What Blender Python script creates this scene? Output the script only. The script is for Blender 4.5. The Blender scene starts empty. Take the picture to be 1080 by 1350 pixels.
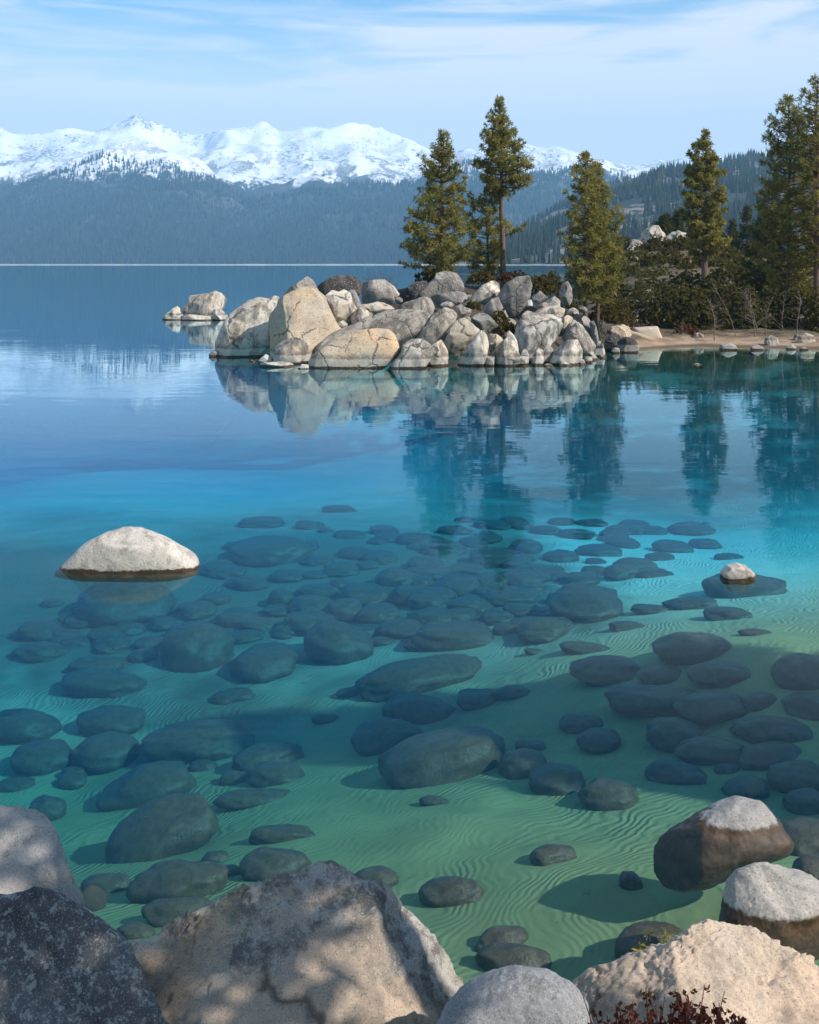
import bpy, bmesh, math, random
import numpy as np
from mathutils import Vector

# ---------------------------------------------------------------- camera, world, sun, exposure
scene = bpy.context.scene
COL = scene.collection
EYE, FPX, HZ = 4.5, 1500.0, 347.0
cam_d = bpy.data.cameras.new("camera"); cam = bpy.data.objects.new("camera", cam_d); COL.objects.link(cam)
cam.location = (0, 0, EYE); cam.rotation_euler = (math.radians(90), 0, 0)
cam_d.sensor_fit = 'VERTICAL'; cam_d.sensor_height = 36; cam_d.lens = 36 * FPX / 1350
cam_d.shift_y = -(675 - HZ) / 1350
cam_d.clip_start = 0.1; cam_d.clip_end = 60000
scene.camera = cam

SUN_AZ, SUN_EL = 118.0, 37.0          # degrees clockwise from +Y, above the horizon
sx, sy = math.sin(math.radians(SUN_AZ)), math.cos(math.radians(SUN_AZ))
SUNDIR = Vector((sx * math.cos(math.radians(SUN_EL)), sy * math.cos(math.radians(SUN_EL)), math.sin(math.radians(SUN_EL))))
sd = bpy.data.lights.new("sun", 'SUN'); sd.energy = 4.8; sd.angle = math.radians(0.5); sd.color = (1.0, 0.93, 0.84)
so = bpy.data.objects.new("sun", sd); COL.objects.link(so)
so.rotation_euler = (-SUNDIR).to_track_quat('-Z', 'Y').to_euler(); so.location = (30, -20, 40)

world = bpy.data.worlds.new("World"); scene.world = world; world.use_nodes = True
WN, WL = world.node_tree.nodes, world.node_tree.links
for n in list(WN): WN.remove(n)
wout = WN.new('ShaderNodeOutputWorld'); wbg = WN.new('ShaderNodeBackground'); wbg.inputs['Strength'].default_value = 0.13
sky = WN.new('ShaderNodeTexSky'); sky.sky_type = 'NISHITA'; sky.sun_disc = False
sky.sun_elevation = math.radians(SUN_EL); sky.sun_rotation = math.radians(SUN_AZ)
sky.altitude = 1900; sky.air_density = 1.0; sky.dust_density = 0.35; sky.ozone_density = 2.5
tc = WN.new('ShaderNodeTexCoord')
def wmap(scale, rot=(0, 0, 0)):
    m = WN.new('ShaderNodeMapping'); m.inputs['Scale'].default_value = scale; m.inputs['Rotation'].default_value = rot
    WL.new(tc.outputs['Generated'], m.inputs['Vector']); return m
def wnoise(m, scale, detail, dist):
    n = WN.new('ShaderNodeTexNoise'); n.inputs['Scale'].default_value = scale; n.inputs['Detail'].default_value = detail
    n.inputs['Distortion'].default_value = dist; n.inputs['Roughness'].default_value = 0.55
    WL.new(m.outputs[0], n.inputs['Vector']); return n
def wramp(src, a, b, va=0.0, vb=1.0):
    r = WN.new('ShaderNodeMapRange'); r.interpolation_type = 'SMOOTHSTEP'
    r.inputs['From Min'].default_value = a; r.inputs['From Max'].default_value = b
    r.inputs['To Min'].default_value = va; r.inputs['To Max'].default_value = vb
    WL.new(src, r.inputs['Value']); return r
def wmath(op, a, b):
    m = WN.new('ShaderNodeMath'); m.operation = op
    for i, v in enumerate((a, b)):
        if hasattr(v, 'is_linked'): WL.new(v, m.inputs[i])
        else: m.inputs[i].default_value = v
    return m.outputs[0]
c1 = wramp(wnoise(wmap((1.3, 1.0, 9.0), (0.0, 0.10, 0)), 2.2, 7, 0.5).outputs['Fac'], 0.40, 0.72)
c2 = wramp(wnoise(wmap((2.5, 1.0, 24.0), (0.0, -0.06, 0.3)), 2.6, 6, 0.9).outputs['Fac'], 0.42, 0.75)
sep = WN.new('ShaderNodeSeparateXYZ'); WL.new(tc.outputs['Generated'], sep.inputs[0])
low = wramp(sep.outputs['Z'], 0.10, 0.24, 0.95, 0.14)         # the cirrus thickens into a veil low in the sky
cl = wmath('ADD', wmath('MULTIPLY', c1.outputs[0], 0.95), wmath('MULTIPLY', c2.outputs[0], 0.30))
cl = wmath('MINIMUM', wmath('ADD', cl, low.outputs[0]), 0.92)
up = wramp(sep.outputs['Z'], 0.0, 0.02)
cl = wmath('MULTIPLY', cl, up.outputs[0])
hi = wramp(sep.outputs['Z'], 0.22, 0.45, 1.0, 0.45); cl = wmath('MULTIPLY', cl, hi.outputs[0])
wmix = WN.new('ShaderNodeMix'); wmix.data_type = 'RGBA'
hs = WN.new('ShaderNodeHueSaturation'); hs.inputs['Saturation'].default_value = 1.25; hs.inputs['Value'].default_value = 1.0
tn_ = WN.new('ShaderNodeMix'); tn_.data_type = 'RGBA'; tn_.blend_type = 'MULTIPLY'; tn_.inputs[0].default_value = 1.0
WL.new(sky.outputs[0], tn_.inputs[6]); tn_.inputs[7].default_value = (0.78, 1.10, 1.08, 1)
WL.new(tn_.outputs[2], hs.inputs['Color'])
WL.new(cl, wmix.inputs['Factor']); WL.new(hs.outputs[0], wmix.inputs[6]); wmix.inputs[7].default_value = (6.7, 6.5, 6.1, 1)
WL.new(wmix.outputs[2], wbg.inputs['Color']); WL.new(wbg.outputs[0], wout.inputs['Surface'])

scene.view_settings.view_transform = 'Standard'; scene.view_settings.look = 'None'
scene.view_settings.exposure = 0.46; scene.view_settings.gamma = 1.0
scene.render.engine = 'CYCLES'
cy = scene.cycles
cy.max_bounces = 8; cy.diffuse_bounces = 2; cy.glossy_bounces = 3; cy.transmission_bounces = 3
cy.transparent_max_bounces = 24; cy.volume_bounces = 2
cy.caustics_reflective = False; cy.caustics_refractive = False
cy.use_denoising = True
try: cy.denoiser = 'OPENIMAGEDENOISE'
except Exception: pass
cy.sample_clamp_indirect = 4.0

# ---------------------------------------------------------------- helpers
def at(px, py, Y): return np.array([(px - 540) / FPX * Y, Y, EYE - (py - HZ) / FPX * Y])
def on_z(px, py, z): return at(px, py, (EYE - z) * FPX / (py - HZ))
_rng = np.random.RandomState(7)
PERM = np.concatenate([_rng.permutation(256)] * 2).astype(np.int64)
GRAD = _rng.normal(size=(256, 3)); GRAD /= np.linalg.norm(GRAD, axis=1)[:, None]
def perlin(P):
    P = np.asarray(P, float); I = np.floor(P).astype(np.int64); F = P - I; I &= 255
    U = F * F * F * (F * (F * 6 - 15) + 10); out = 0
    for dx in (0, 1):
        for dy in (0, 1):
            for dz in (0, 1):
                h = PERM[PERM[PERM[(I[:, 0] + dx) & 255] + ((I[:, 1] + dy) & 255)] + ((I[:, 2] + dz) & 255)]
                g = GRAD[h]; d = g[:, 0] * (F[:, 0] - dx) + g[:, 1] * (F[:, 1] - dy) + g[:, 2] * (F[:, 2] - dz)
                w = (U[:, 0] if dx else 1 - U[:, 0]) * (U[:, 1] if dy else 1 - U[:, 1]) * (U[:, 2] if dz else 1 - U[:, 2])
                out = out + w * d
    return out * 1.6
def fbm(P, octv=4, gain=0.5, lac=2.0, ridge=False):
    P = np.asarray(P, float); a, s, o = 1.0, 0.0, 0
    for k in range(octv):
        v = perlin(P + k * 17.3)
        if ridge: v = 1 - 2 * np.abs(v)
        s = s + a * v; P = P * lac; a *= gain
    return s
def sstep(a, b, x):
    t = np.clip((np.asarray(x, float) - a) / (b - a), 0, 1); return t * t * (3 - 2 * t)
def mesh_np(name, V, F, smooth=True, mat=None, attr=None):
    V = np.asarray(V, np.float32); F = np.asarray(F, np.int32); k = F.shape[1]
    me = bpy.data.meshes.new(name)
    me.vertices.add(len(V)); me.vertices.foreach_set('co', V.ravel())
    me.loops.add(F.size); me.loops.foreach_set('vertex_index', F.ravel())
    me.polygons.add(len(F)); me.polygons.foreach_set('loop_start', np.arange(0, F.size, k, dtype=np.int32))
    me.polygons.foreach_set('use_smooth', np.full(len(F), bool(smooth)))
    me.update(calc_edges=True); me.validate()
    if attr is not None:
        a = me.attributes.new('tint', 'FLOAT', 'POINT'); a.data.foreach_set('value', np.asarray(attr, np.float32))
    if mat: me.materials.append(mat)
    return me
def obj(name, me, parent=None, loc=None):
    o = bpy.data.objects.new(name, me); COL.objects.link(o)
    if loc is not None: o.location = loc
    if parent: o.parent = parent
    return o
def tag(o, label=None, cat=None, group=None, kind=None):
    if label: o['label'] = label
    if cat: o['category'] = cat
    if group: o['group'] = group
    if kind: o['kind'] = kind
    return o
ICO = {}
def ico(n):
    if n not in ICO:
        bm = bmesh.new(); bmesh.ops.create_icosphere(bm, subdivisions=n, radius=1.0)
        V = np.array([v.co[:] for v in bm.verts]); F = np.array([[v.index for v in f.verts] for f in bm.faces]); bm.free()
        ICO[n] = (V / np.linalg.norm(V, axis=1)[:, None], F)
    return ICO[n]
def grid_faces(nr, nc):
    i = np.arange(nr - 1)[:, None] * nc + np.arange(nc - 1)[None, :]; i = i.ravel()
    return np.stack([i, i + 1, i + nc + 1, i + nc], 1)

# ---------------------------------------------------------------- materials
class NT:
    def __init__(s, name):
        s.m = bpy.data.materials.new(name); s.m.use_nodes = True; s.t = s.m.node_tree; s.N = s.t.nodes; s.L = s.t.links
        for n in list(s.N): s.N.remove(n)
        s.out = s.N.new('ShaderNodeOutputMaterial')
    def node(s, t, **kw):
        n = s.N.new(t)
        for k, v in kw.items(): setattr(n, k, v)
        return n
    def put(s, sock, v):
        if hasattr(v, 'is_linked'): s.L.new(v, sock)
        elif isinstance(v, (tuple, list)) and len(v) == 3 and len(sock.default_value) == 4: sock.default_value = (*v, 1)
        else: sock.default_value = v
    def pos(s): return s.node('ShaderNodeNewGeometry').outputs['Position']
    def mapv(s, v, scale=(1, 1, 1), rot=(0, 0, 0), loc=(0, 0, 0)):
        m = s.node('ShaderNodeMapping'); s.put(m.inputs['Vector'], v); m.inputs['Scale'].default_value = scale
        m.inputs['Rotation'].default_value = rot; s.put(m.inputs['Location'], loc); return m.outputs[0]
    def noise(s, v, scale, detail=4, rough=0.5, dist=0.0):
        n = s.node('ShaderNodeTexNoise'); s.put(n.inputs['Vector'], v); n.inputs['Scale'].default_value = scale
        n.inputs['Detail'].default_value = detail; n.inputs['Roughness'].default_value = rough; n.inputs['Distortion'].default_value = dist
        return n.outputs['Fac']
    def rng(s, v, a, b, c=0.0, d=1.0, smooth=True):
        r = s.node('ShaderNodeMapRange'); r.interpolation_type = 'SMOOTHSTEP' if smooth else 'LINEAR'
        s.put(r.inputs['Value'], v)
        for k, x in zip(('From Min', 'From Max', 'To Min', 'To Max'), (a, b, c, d)): s.put(r.inputs[k], x)
        return r.outputs[0]
    def math(s, op, a, b=0.0, c=None):
        m = s.node('ShaderNodeMath', operation=op); s.put(m.inputs[0], a); s.put(m.inputs[1], b)
        if c is not None: s.put(m.inputs[2], c)
        return m.outputs[0]
    def mix(s, f, a, b, blend='MIX'):
        m = s.node('ShaderNodeMix', data_type='RGBA', blend_type=blend); s.put(m.inputs[0], f); s.put(m.inputs[6], a); s.put(m.inputs[7], b)
        return m.outputs[2]
    def bump(s, h, strength=0.5, dist=0.02, nrm=None):
        b = s.node('ShaderNodeBump'); s.put(b.inputs['Height'], h); b.inputs['Strength'].default_value = strength; b.inputs['Distance'].default_value = dist
        if nrm is not None: s.put(b.inputs['Normal'], nrm)
        return b.outputs[0]
    def sep(s, v):
        n = s.node('ShaderNodeSeparateXYZ'); s.put(n.inputs[0], v); return n.outputs
    def principled(s, col, rough=0.85, nrm=None, spec=0.25):
        p = s.node('ShaderNodeBsdfPrincipled'); s.put(p.inputs['Base Color'], col); s.put(p.inputs['Roughness'], rough)
        s.put(p.inputs['Specular IOR Level'], spec)
        if nrm is not None: s.put(p.inputs['Normal'], nrm)
        s.L.new(p.outputs[0], s.out.inputs['Surface']); return p
ALGAE_A, ALGAE_B = (0.062, 0.040, 0.024), (0.108, 0.067, 0.040)

def granite(name, A, B, dark, stain=0.5, sc=1.0, grain=0.02, lichen=0.0, warm=None, ring=True, cracks=0.5, patch=(0.52, 0.66), bumpy=0.5, yg=None):
    """pale rock A mottled with B, dark stains, grain bump, wet band and brown algae below the water line"""
    t = NT(name); P0 = t.pos(); rnd = t.node('ShaderNodeObjectInfo').outputs['Random']
    off = t.node('ShaderNodeCombineXYZ')
    t.put(off.inputs[0], t.math('MULTIPLY', rnd, 37.0)); t.put(off.inputs[1], t.math('MULTIPLY', rnd, 91.0)); t.put(off.inputs[2], t.math('MULTIPLY', rnd, 13.0))
    P = t.mapv(P0, loc=off.outputs[0])
    z = t.sep(P0)[2]
    big = t.noise(P, 0.9 * sc, 6, 0.6, 0.4); mid = t.noise(P, 4.5 * sc, 6, 0.65); fine = t.noise(P, 1.1 / grain, 3, 0.7); spk = t.noise(P, 0.45 / grain, 2, 0.6)
    col = t.mix(t.rng(big, 0.38, 0.62), A, B)
    if warm: col = t.mix(t.rng(t.noise(t.mapv(P, loc=(5, 9, 2)), 0.7 * sc, 4, 0.55), 0.50, 0.66), col, warm)
    col = t.mix(t.rng(mid, 0.35, 0.7, 0.0, 0.35), col, t.mix(0.5, dark, A))
    st = t.noise(t.mapv(P, scale=(1.0, 1.0, 0.38), loc=(3, 1, 7)), 1.5 * sc, 7, 0.68, 0.3)
    col = t.mix(t.rng(st, patch[0], patch[1], 0.0, stain), col, dark)
    if yg:                                                          # the weathered, lichen-greyed crest beyond the smooth exfoliated face
        gm = t.rng(t.math('ADD', t.sep(P0)[1], t.math('MULTIPLY', t.math('SUBTRACT', t.noise(P, 2.2, 6, 0.65), 0.5), 1.5)), yg - .05, yg + .10)
        gcol = t.mix(t.rng(t.noise(P, 7, 7, 0.75), 0.42, 0.58), (0.10, 0.10, 0.10), (0.36, 0.345, 0.32))
        gcol = t.mix(t.rng(t.noise(t.mapv(P, loc=(4, 4, 1)), 1.8, 4, 0.6), 0.52, 0.66, 0, 0.5), gcol, (0.24, 0.25, 0.15))
        col = t.mix(t.math('MULTIPLY', gm, 0.9), col, gcol)
    if lichen: col = t.mix(t.rng(t.noise(t.mapv(P, loc=(11, 2, 5)), 9 * sc, 7, 0.75), 0.52, 0.60, 0, lichen), col, (0.42, 0.43, 0.40))
    col = t.mix(t.rng(spk, 0.54, 0.72, 0, 0.62), col, (0.05, 0.045, 0.04))
    col = t.mix(t.rng(spk, 0.30, 0.42, 0.40, 0.0), col, (0.62, 0.59, 0.55))
    h = t.math('ADD', t.math('MULTIPLY', fine, 0.35), t.math('MULTIPLY', mid, 1.0))
    if cracks:
        vo = t.node('ShaderNodeTexVoronoi', feature='DISTANCE_TO_EDGE'); vo.inputs['Scale'].default_value = 0.42 * sc
        wv = t.node('ShaderNodeVectorMath', operation='ADD'); t.put(wv.inputs[0], P)
        nv = t.node('ShaderNodeTexNoise'); t.put(nv.inputs['Vector'], P); nv.inputs['Scale'].default_value = 1.2 * sc; nv.inputs['Detail'].default_value = 5
        t.put(wv.inputs[1], nv.outputs['Color']); t.put(vo.inputs['Vector'], wv.outputs[0])
        ck = t.rng(vo.outputs['Distance'], 0.0, 0.030, 1.0, 0.0); ck = t.math('MULTIPLY', ck, t.rng(big, 0.42, 0.55))
        col = t.mix(t.math('MULTIPLY', ck, cracks), col, (0.03, 0.027, 0.024)); h = t.math('SUBTRACT', h, t.math('MULTIPLY', ck, 1.2))
    col = t.mix(1.0, col, t.mix(rnd, (0.86, 0.86, 0.88), (1.08, 1.05, 1.0)), 'MULTIPLY')
    zn = t.math('ADD', z, t.math('MULTIPLY', t.math('SUBTRACT', t.noise(t.mapv(P, scale=(1, 1, .2)), 2.5, 3), 0.5), 0.10))
    zn = t.math('ADD', zn, t.math('MULTIPLY', t.math('SUBTRACT', t.noise(P, 14, 4, .7), 0.5), 0.09))
    if ring:                                                        # winter high-water rings: pale band, dark line above it
        col = t.mix(t.math('MULTIPLY', t.rng(zn, 0.42, 0.36), 0.45), col, (0.46, 0.43, 0.38))
        line = t.math('MULTIPLY', t.rng(zn, 0.36, 0.43), t.rng(zn, 0.66, 0.46)); col = t.mix(t.math('MULTIPLY', line, t.rng(mid, 0.3, 0.6, 0.15, 0.6)), col, (0.07, 0.06, 0.05))
    alg = t.mix(t.rng(t.noise(P, 11, 6, 0.7), 0.35, 0.65), ALGAE_A, ALGAE_B)
    col = t.mix(t.rng(zn, 0.10 if ring else 0.05, 0.06 if ring else 0.02), col, t.mix(0.55, alg, (0.05, 0.03, 0.015)))
    col = t.mix(t.rng(z, 0.02, -0.02), col, alg)
    rough = t.rng(zn, 0.03, 0.10, 0.35, 0.88)
    t.principled(col, rough, t.bump(h, bumpy, grain * 2.2)); return t.m

def simple(name, A, B, scale=3, rough=0.9, bump=0.3, dist=0.02, stretch=(1, 1, 1)):
    t = NT(name); P = t.mapv(t.pos(), scale=stretch); n = t.noise(P, scale, 6, 0.6)
    t.principled(t.mix(t.rng(n, 0.3, 0.7), A, B), rough, t.bump(n, bump, dist)); return t.m

def foliage_mat(name, A, B, C):
    t = NT(name); a = t.node('ShaderNodeAttribute', attribute_name='tint').outputs['Fac']
    col = t.mix(t.rng(a, 0.0, 0.5, smooth=False), A, B); col = t.mix(t.rng(a, 0.5, 1.0, smooth=False), col, C)
    d = t.node('ShaderNodeBsdfDiffuse'); t.put(d.inputs['Color'], col)
    tr = t.node('ShaderNodeBsdfTranslucent'); t.put(tr.inputs['Color'], t.mix(0.35, col, (0.14, 0.13, 0.02)))
    mx = t.node('ShaderNodeMixShader'); mx.inputs[0].default_value = 0.5
    t.L.new(d.outputs[0], mx.inputs[1]); t.L.new(tr.outputs[0], mx.inputs[2]); t.L.new(mx.outputs[0], t.out.inputs['Surface']); return t.m

M = {}
M['pale'] = granite('granite_pale', (0.62, 0.565, 0.48), (0.49, 0.445, 0.385), (0.10, 0.09, 0.08), 0.75, patch=(0.47, 0.58), grain=0.03, cracks=0.8, warm=(0.47, 0.38, 0.28))
M['warm'] = granite('granite_warm', (0.50, 0.39, 0.27), (0.44, 0.38, 0.30), (0.13, 0.11, 0.09), 0.35, grain=0.03, cracks=0.7, warm=(0.54, 0.38, 0.24))
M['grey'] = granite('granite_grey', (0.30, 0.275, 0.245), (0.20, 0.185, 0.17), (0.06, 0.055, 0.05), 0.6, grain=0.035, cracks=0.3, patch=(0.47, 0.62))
M['streak'] = granite('granite_streaked', (0.44, 0.39, 0.32), (0.33, 0.29, 0.245), (0.10, 0.085, 0.07), 0.75, grain=0.03, cracks=0.4, patch=(0.46, 0.58))
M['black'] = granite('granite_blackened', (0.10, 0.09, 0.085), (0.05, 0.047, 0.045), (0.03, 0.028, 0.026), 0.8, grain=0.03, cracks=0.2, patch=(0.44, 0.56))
M['white'] = granite('granite_white', (0.62, 0.57, 0.50), (0.54, 0.49, 0.43), (0.20, 0.17, 0.14), 0.5, sc=2.2, grain=0.010, cracks=0, ring=False, patch=(0.49, 0.60), bumpy=0.8)
M['wetgrey'] = granite('granite_wet_grey', (0.42, 0.39, 0.36), (0.33, 0.31, 0.285), (0.12, 0.11, 0.10), 0.5, sc=2.2, grain=0.007, cracks=0, ring=False, bumpy=0.7)
M['fmottle'] = granite('granite_mottled', (0.40, 0.37, 0.34), (0.30, 0.285, 0.27), (0.12, 0.115, 0.11), 0.6, sc=2.2, grain=0.0035, cracks=0, ring=False, lichen=0.4, bumpy=0.8)
M['fdark'] = granite('granite_dark_lichen', (0.15, 0.15, 0.155), (0.09, 0.091, 0.098), (0.035, 0.035, 0.038), 0.7, sc=2.5, grain=0.0035, cracks=0, ring=False, lichen=0.55, bumpy=0.9)
M['ftan'] = granite('granite_tan_slab', (0.37, 0.32, 0.27), (0.42, 0.33, 0.25), (0.13, 0.115, 0.10), 0.6, sc=1.6, grain=0.0035, cracks=0.7, ring=False, warm=(0.45, 0.33, 0.23), bumpy=1.0, yg=5.3)
M['fgrey'] = granite('granite_round_grey', (0.30, 0.30, 0.30), (0.22, 0.225, 0.23), (0.10, 0.10, 0.10), 0.5, sc=3, grain=0.0035, cracks=0, ring=False, lichen=0.35, bumpy=0.8)
M['fpink'] = granite('granite_pink_tan', (0.55, 0.43, 0.33), (0.49, 0.40, 0.32), (0.17, 0.14, 0.11), 0.5, sc=1.8, grain=0.0035, cracks=0.5, ring=False, warm=(0.60, 0.45, 0.33), bumpy=0.9)
M['sunk'] = granite('boulder_algae', (0.09, 0.072, 0.054), (0.068, 0.055, 0.043), (0.035, 0.03, 0.026), 0.5, sc=1.5, grain=0.02, cracks=0, ring=False)
M['redrock'] = simple('red_brown_stone', (0.11, 0.045, 0.028), (0.07, 0.032, 0.022), 8)
M['bark'] = simple('pine_bark', (0.17, 0.115, 0.085), (0.075, 0.052, 0.042), 9, 0.95, 0.8, 0.03, (1, 1, 0.3))
M['greybark'] = simple('bare_grey_bark', (0.20, 0.16, 0.13), (0.12, 0.095, 0.08), 9, 0.9, 0.4, 0.01, (1, 1, .3))
M['needles'] = foliage_mat('pine_needles', (0.11, 0.12, 0.035), (0.29, 0.26, 0.07), (0.46, 0.36, 0.095))
M['needles_far'] = foliage_mat('pine_needles_distant', (0.04, 0.055, 0.026), (0.075, 0.085, 0.035), (0.12, 0.115, 0.04))
M['leaves_dark'] = foliage_mat('manzanita_leaves', (0.06, 0.062, 0.022), (0.14, 0.125, 0.04), (0.28, 0.22, 0.065))
M['leaves_olive'] = foliage_mat('olive_leaves', (0.07, 0.06, 0.02), (0.13, 0.10, 0.03), (0.21, 0.15, 0.05))
M['leaves_rust'] = foliage_mat('rust_leaves', (0.11, 0.045, 0.028), (0.16, 0.06, 0.035), (0.22, 0.11, 0.05))
M['leaves_red'] = foliage_mat('dry_red_leaves', (0.08, 0.02, 0.018), (0.16, 0.04, 0.032), (0.30, 0.09, 0.07))
M['twig_red'] = simple('red_twig', (0.20, 0.08, 0.06), (0.12, 0.05, 0.04), 9)
M['concrete'] = simple('pale_slab_stone', (0.50, 0.42, 0.33), (0.42, 0.35, 0.28), 3)
# ---------------------------------------------------------------- ground: lake bed, beach and shore as one sheet
CP = [(-9,3.2,.5),(-3,3.2,.4),(0,3.2,.4),(3,3.4,.4),(7,5,.8),(-6,0,1.4),(0,0,1.6),(6,0,1.6),(14,3,1.8),(0,-14,2.6),(-20,-10,2.4),(20,-10,2.8),(12,9,1.0),(-14,3,.2),
      (-4,6.5,-.8),(-2,6.6,-.75),(0,6.8,-.75),(2,7,-.75),(3.4,7.2,-.7),(5.5,8,-.5),
      (0,9,-1.1),(-3,9,-1.25),(3.5,9.6,-.72),(2.4,9.4,-.75),(6,10,-.7),(0,12,-1.5),(-4,12,-2.2),(4,12,-1.35),(8,13,-.6),
      (0,16,-2.2),(-5,16,-3.1),(5,16,-.95),(9,18,-1),(-10,15,-3.4),(0,20,-2.3),(-7,20,-3.0),(6,21,-1.6),(12,24,-1.6),
      (0,28,-2.5),(-10,28,-2.8),(8,28,-2.6),(16,32,-2.4),(0,38,-3.3),(-14,38,-3.8),(12,40,-2.6),(-6,40,-3.9),(-15,50,-4.9),(-5,52,-5.0),(20,44,-1.6),(9,49,-2.4),
      (13,58,-.45),(18,58,-.4),(22,57,-.35),(28,55,-.2),(14,61.5,.12),(19,61,.12),(24,60,.15),(34,56,.3),(14,66,.6),(22,66,.6),(30,64,1.0),
      (15,76,1.5),(25,76,1.9),(32,90,3.4),(16,92,2.6),(26,108,4.2),(40,110,4.5),(50,80,3.4),(60,50,2.5),(11,62,.9),(60,20,2.5),(35,20,.9),(30,35,-.4),
      (-25,60,-12),(-40,25,-10),(-30,90,-13),(-5,95,-8),(-60,60,-13),(-60,0,-6),(-60,110,-14)]
CP = np.array(CP, float)
def _tps(r2): return 0.5 * r2 * np.log(r2 + 1e-9)
def _fit():
    n = len(CP); xy = CP[:, :2]
    K = _tps(((xy[:, None] - xy[None]) ** 2).sum(-1)) + np.eye(n) * 0.5
    Pm = np.c_[np.ones(n), xy]; A = np.block([[K, Pm], [Pm.T, np.zeros((3, 3))]])
    return np.linalg.solve(A, np.r_[CP[:, 2], 0, 0, 0])
_W = _fit()
def zb(x, y):
    x = np.atleast_1d(np.asarray(x, float)); y = np.atleast_1d(np.asarray(y, float))
    xc, yc = np.clip(x, -60, 60), np.clip(y, -14, 112)
    r2 = (xc[:, None] - CP[None, :, 0]) ** 2 + (yc[:, None] - CP[None, :, 1]) ** 2
    z = _tps(r2) @ _W[:-3] + _W[-3] + _W[-2] * xc + _W[-1] * yc
    z = np.clip(z, -14, 4.6); z = np.where(z < -3.2, -3.2 - 3.3 * np.tanh((-3.2 - z) / 3.3), z)
    far = -6.5 + 10.7 * sstep(0.135, 0.19, x / np.maximum(y, 1))
    z = z + (far - z) * sstep(85, 125, y)
    q2 = ((x - 2.2) / 10.0) ** 2 + ((y - 66) / 10.5) ** 2            # the soil mound the rock island is piled on
    z = np.maximum(z, 3.3 - 5.0 * q2)
    q3 = ((x - 24) / 9.0) ** 2 + ((y - 112) / 12) ** 2               # knoll of the pale outcrop
    z = z + 2.0 * np.exp(-q3)
    return z
def zb1(x, y): return float(zb(x, y)[0])
def spaced(segs):
    out = []
    for a, b, n in segs: out += list(np.linspace(a, b, n, endpoint=False))
    return np.array(out + [segs[-1][1]])
gx = spaced([(-6000, -300, 14), (-300, -60, 16), (-60, -12, 40), (-12, -6, 30), (-6, 8, 140), (8, 30, 70), (30, 80, 30), (80, 300, 14), (300, 6000, 14)])
gy = spaced([(-300, -14, 8), (-14, 3, 20), (3, 20, 170), (20, 50, 60), (50, 130, 90), (130, 300, 14), (300, 3400, 14)])
X, Yg = np.meshgrid(gx, gy); xf, yf = X.ravel(), Yg.ravel()
Z = zb(xf, yf)
near = sstep(40, 15, np.abs(yf - 4)) * sstep(14, 8, np.abs(xf))
Z = Z + near * 0.06 * fbm(np.c_[xf * .5, yf * .5, xf * 0], 3) + sstep(40, 60, yf) * sstep(-.2, .6, Z) * 0.22 * fbm(np.c_[xf * .5, yf * .5, xf * 0 + 3], 4)

t = NT('lake_sand'); P0 = t.pos(); z_ = t.sep(P0)[2]
warp = t.node('ShaderNodeVectorMath', operation='ADD')
nv = t.node('ShaderNodeTexNoise'); t.put(nv.inputs['Vector'], P0); nv.inputs['Scale'].default_value = 0.55; nv.inputs['Detail'].default_value = 2
sc = t.node('ShaderNodeVectorMath', operation='SCALE'); t.put(sc.inputs[0], nv.outputs['Color']); sc.inputs['Scale'].default_value = 2.2
nv2 = t.node('ShaderNodeTexNoise'); t.put(nv2.inputs['Vector'], P0); nv2.inputs['Scale'].default_value = 3.2; nv2.inputs['Detail'].default_value = 2
sc2 = t.node('ShaderNodeVectorMath', operation='SCALE'); t.put(sc2.inputs[0], nv2.outputs['Color']); sc2.inputs['Scale'].default_value = 0.24
t.put(warp.inputs[0], P0); t.put(warp.inputs[1], sc.outputs[0])
warp2 = t.node('ShaderNodeVectorMath', operation='ADD'); t.put(warp2.inputs[0], warp.outputs[0]); t.put(warp2.inputs[1], sc2.outputs[0])
wv = t.node('ShaderNodeTexWave', wave_type='BANDS', bands_direction='X', wave_profile='SIN'); t.put(wv.inputs['Vector'], t.mapv(warp2.outputs[0], rot=(0, 0, math.radians(38))))
wv.inputs['Scale'].default_value = 2.7; wv.inputs['Distortion'].default_value = 0.6; wv.inputs['Detail'].default_value = 1
rip = t.math('POWER', wv.outputs['Fac'], 1.0)
under = t.rng(z_, -0.05, -0.25)
brk = t.rng(t.noise(t.mapv(P0, loc=(2, 8, 0)), 2.6, 3, .6), 0.34, 0.56, 0.25, 1.0)
amp = t.math('MULTIPLY', t.math('MULTIPLY', under, brk), t.rng(t.noise(P0, 0.45, 3), 0.36, 0.60, 0.20, 1.0))
grn = t.noise(P0, 45, 4, 0.7); blot = t.noise(P0, 0.7, 4, 0.6)
sand = t.mix(t.rng(blot, 0.35, 0.65), (0.225, 0.240, 0.110), (0.165, 0.180, 0.084))  # near sand coloured darker, partly standing in for shade over it
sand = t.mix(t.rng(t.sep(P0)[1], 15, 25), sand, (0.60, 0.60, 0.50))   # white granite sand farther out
sand = t.mix(t.math('MULTIPLY', t.rng(wv.outputs['Fac'], 0.75, 0.0), t.math('MULTIPLY', amp, 0.28)), sand, (0.24, 0.20, 0.13))   # soft ripple shading painted in as darker troughs
sand = t.mix(t.rng(grn, 0.58, 0.75, 0, 0.5), sand, (0.2, 0.17, 0.12))
sand = t.mix(t.math('MULTIPLY', t.rng(t.noise(P0, 7.0, 5, .75), 0.62, 0.70), 0.6), sand, (0.07, 0.065, 0.035))   # scattered bark and pebbles
yb_ = t.math('ADD', t.sep(P0)[1], t.math('MULTIPLY', t.math('SUBTRACT', t.noise(t.mapv(P0, loc=(7, 3, 0)), 0.15, 4, .6), 0.5), 12.0))
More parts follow.
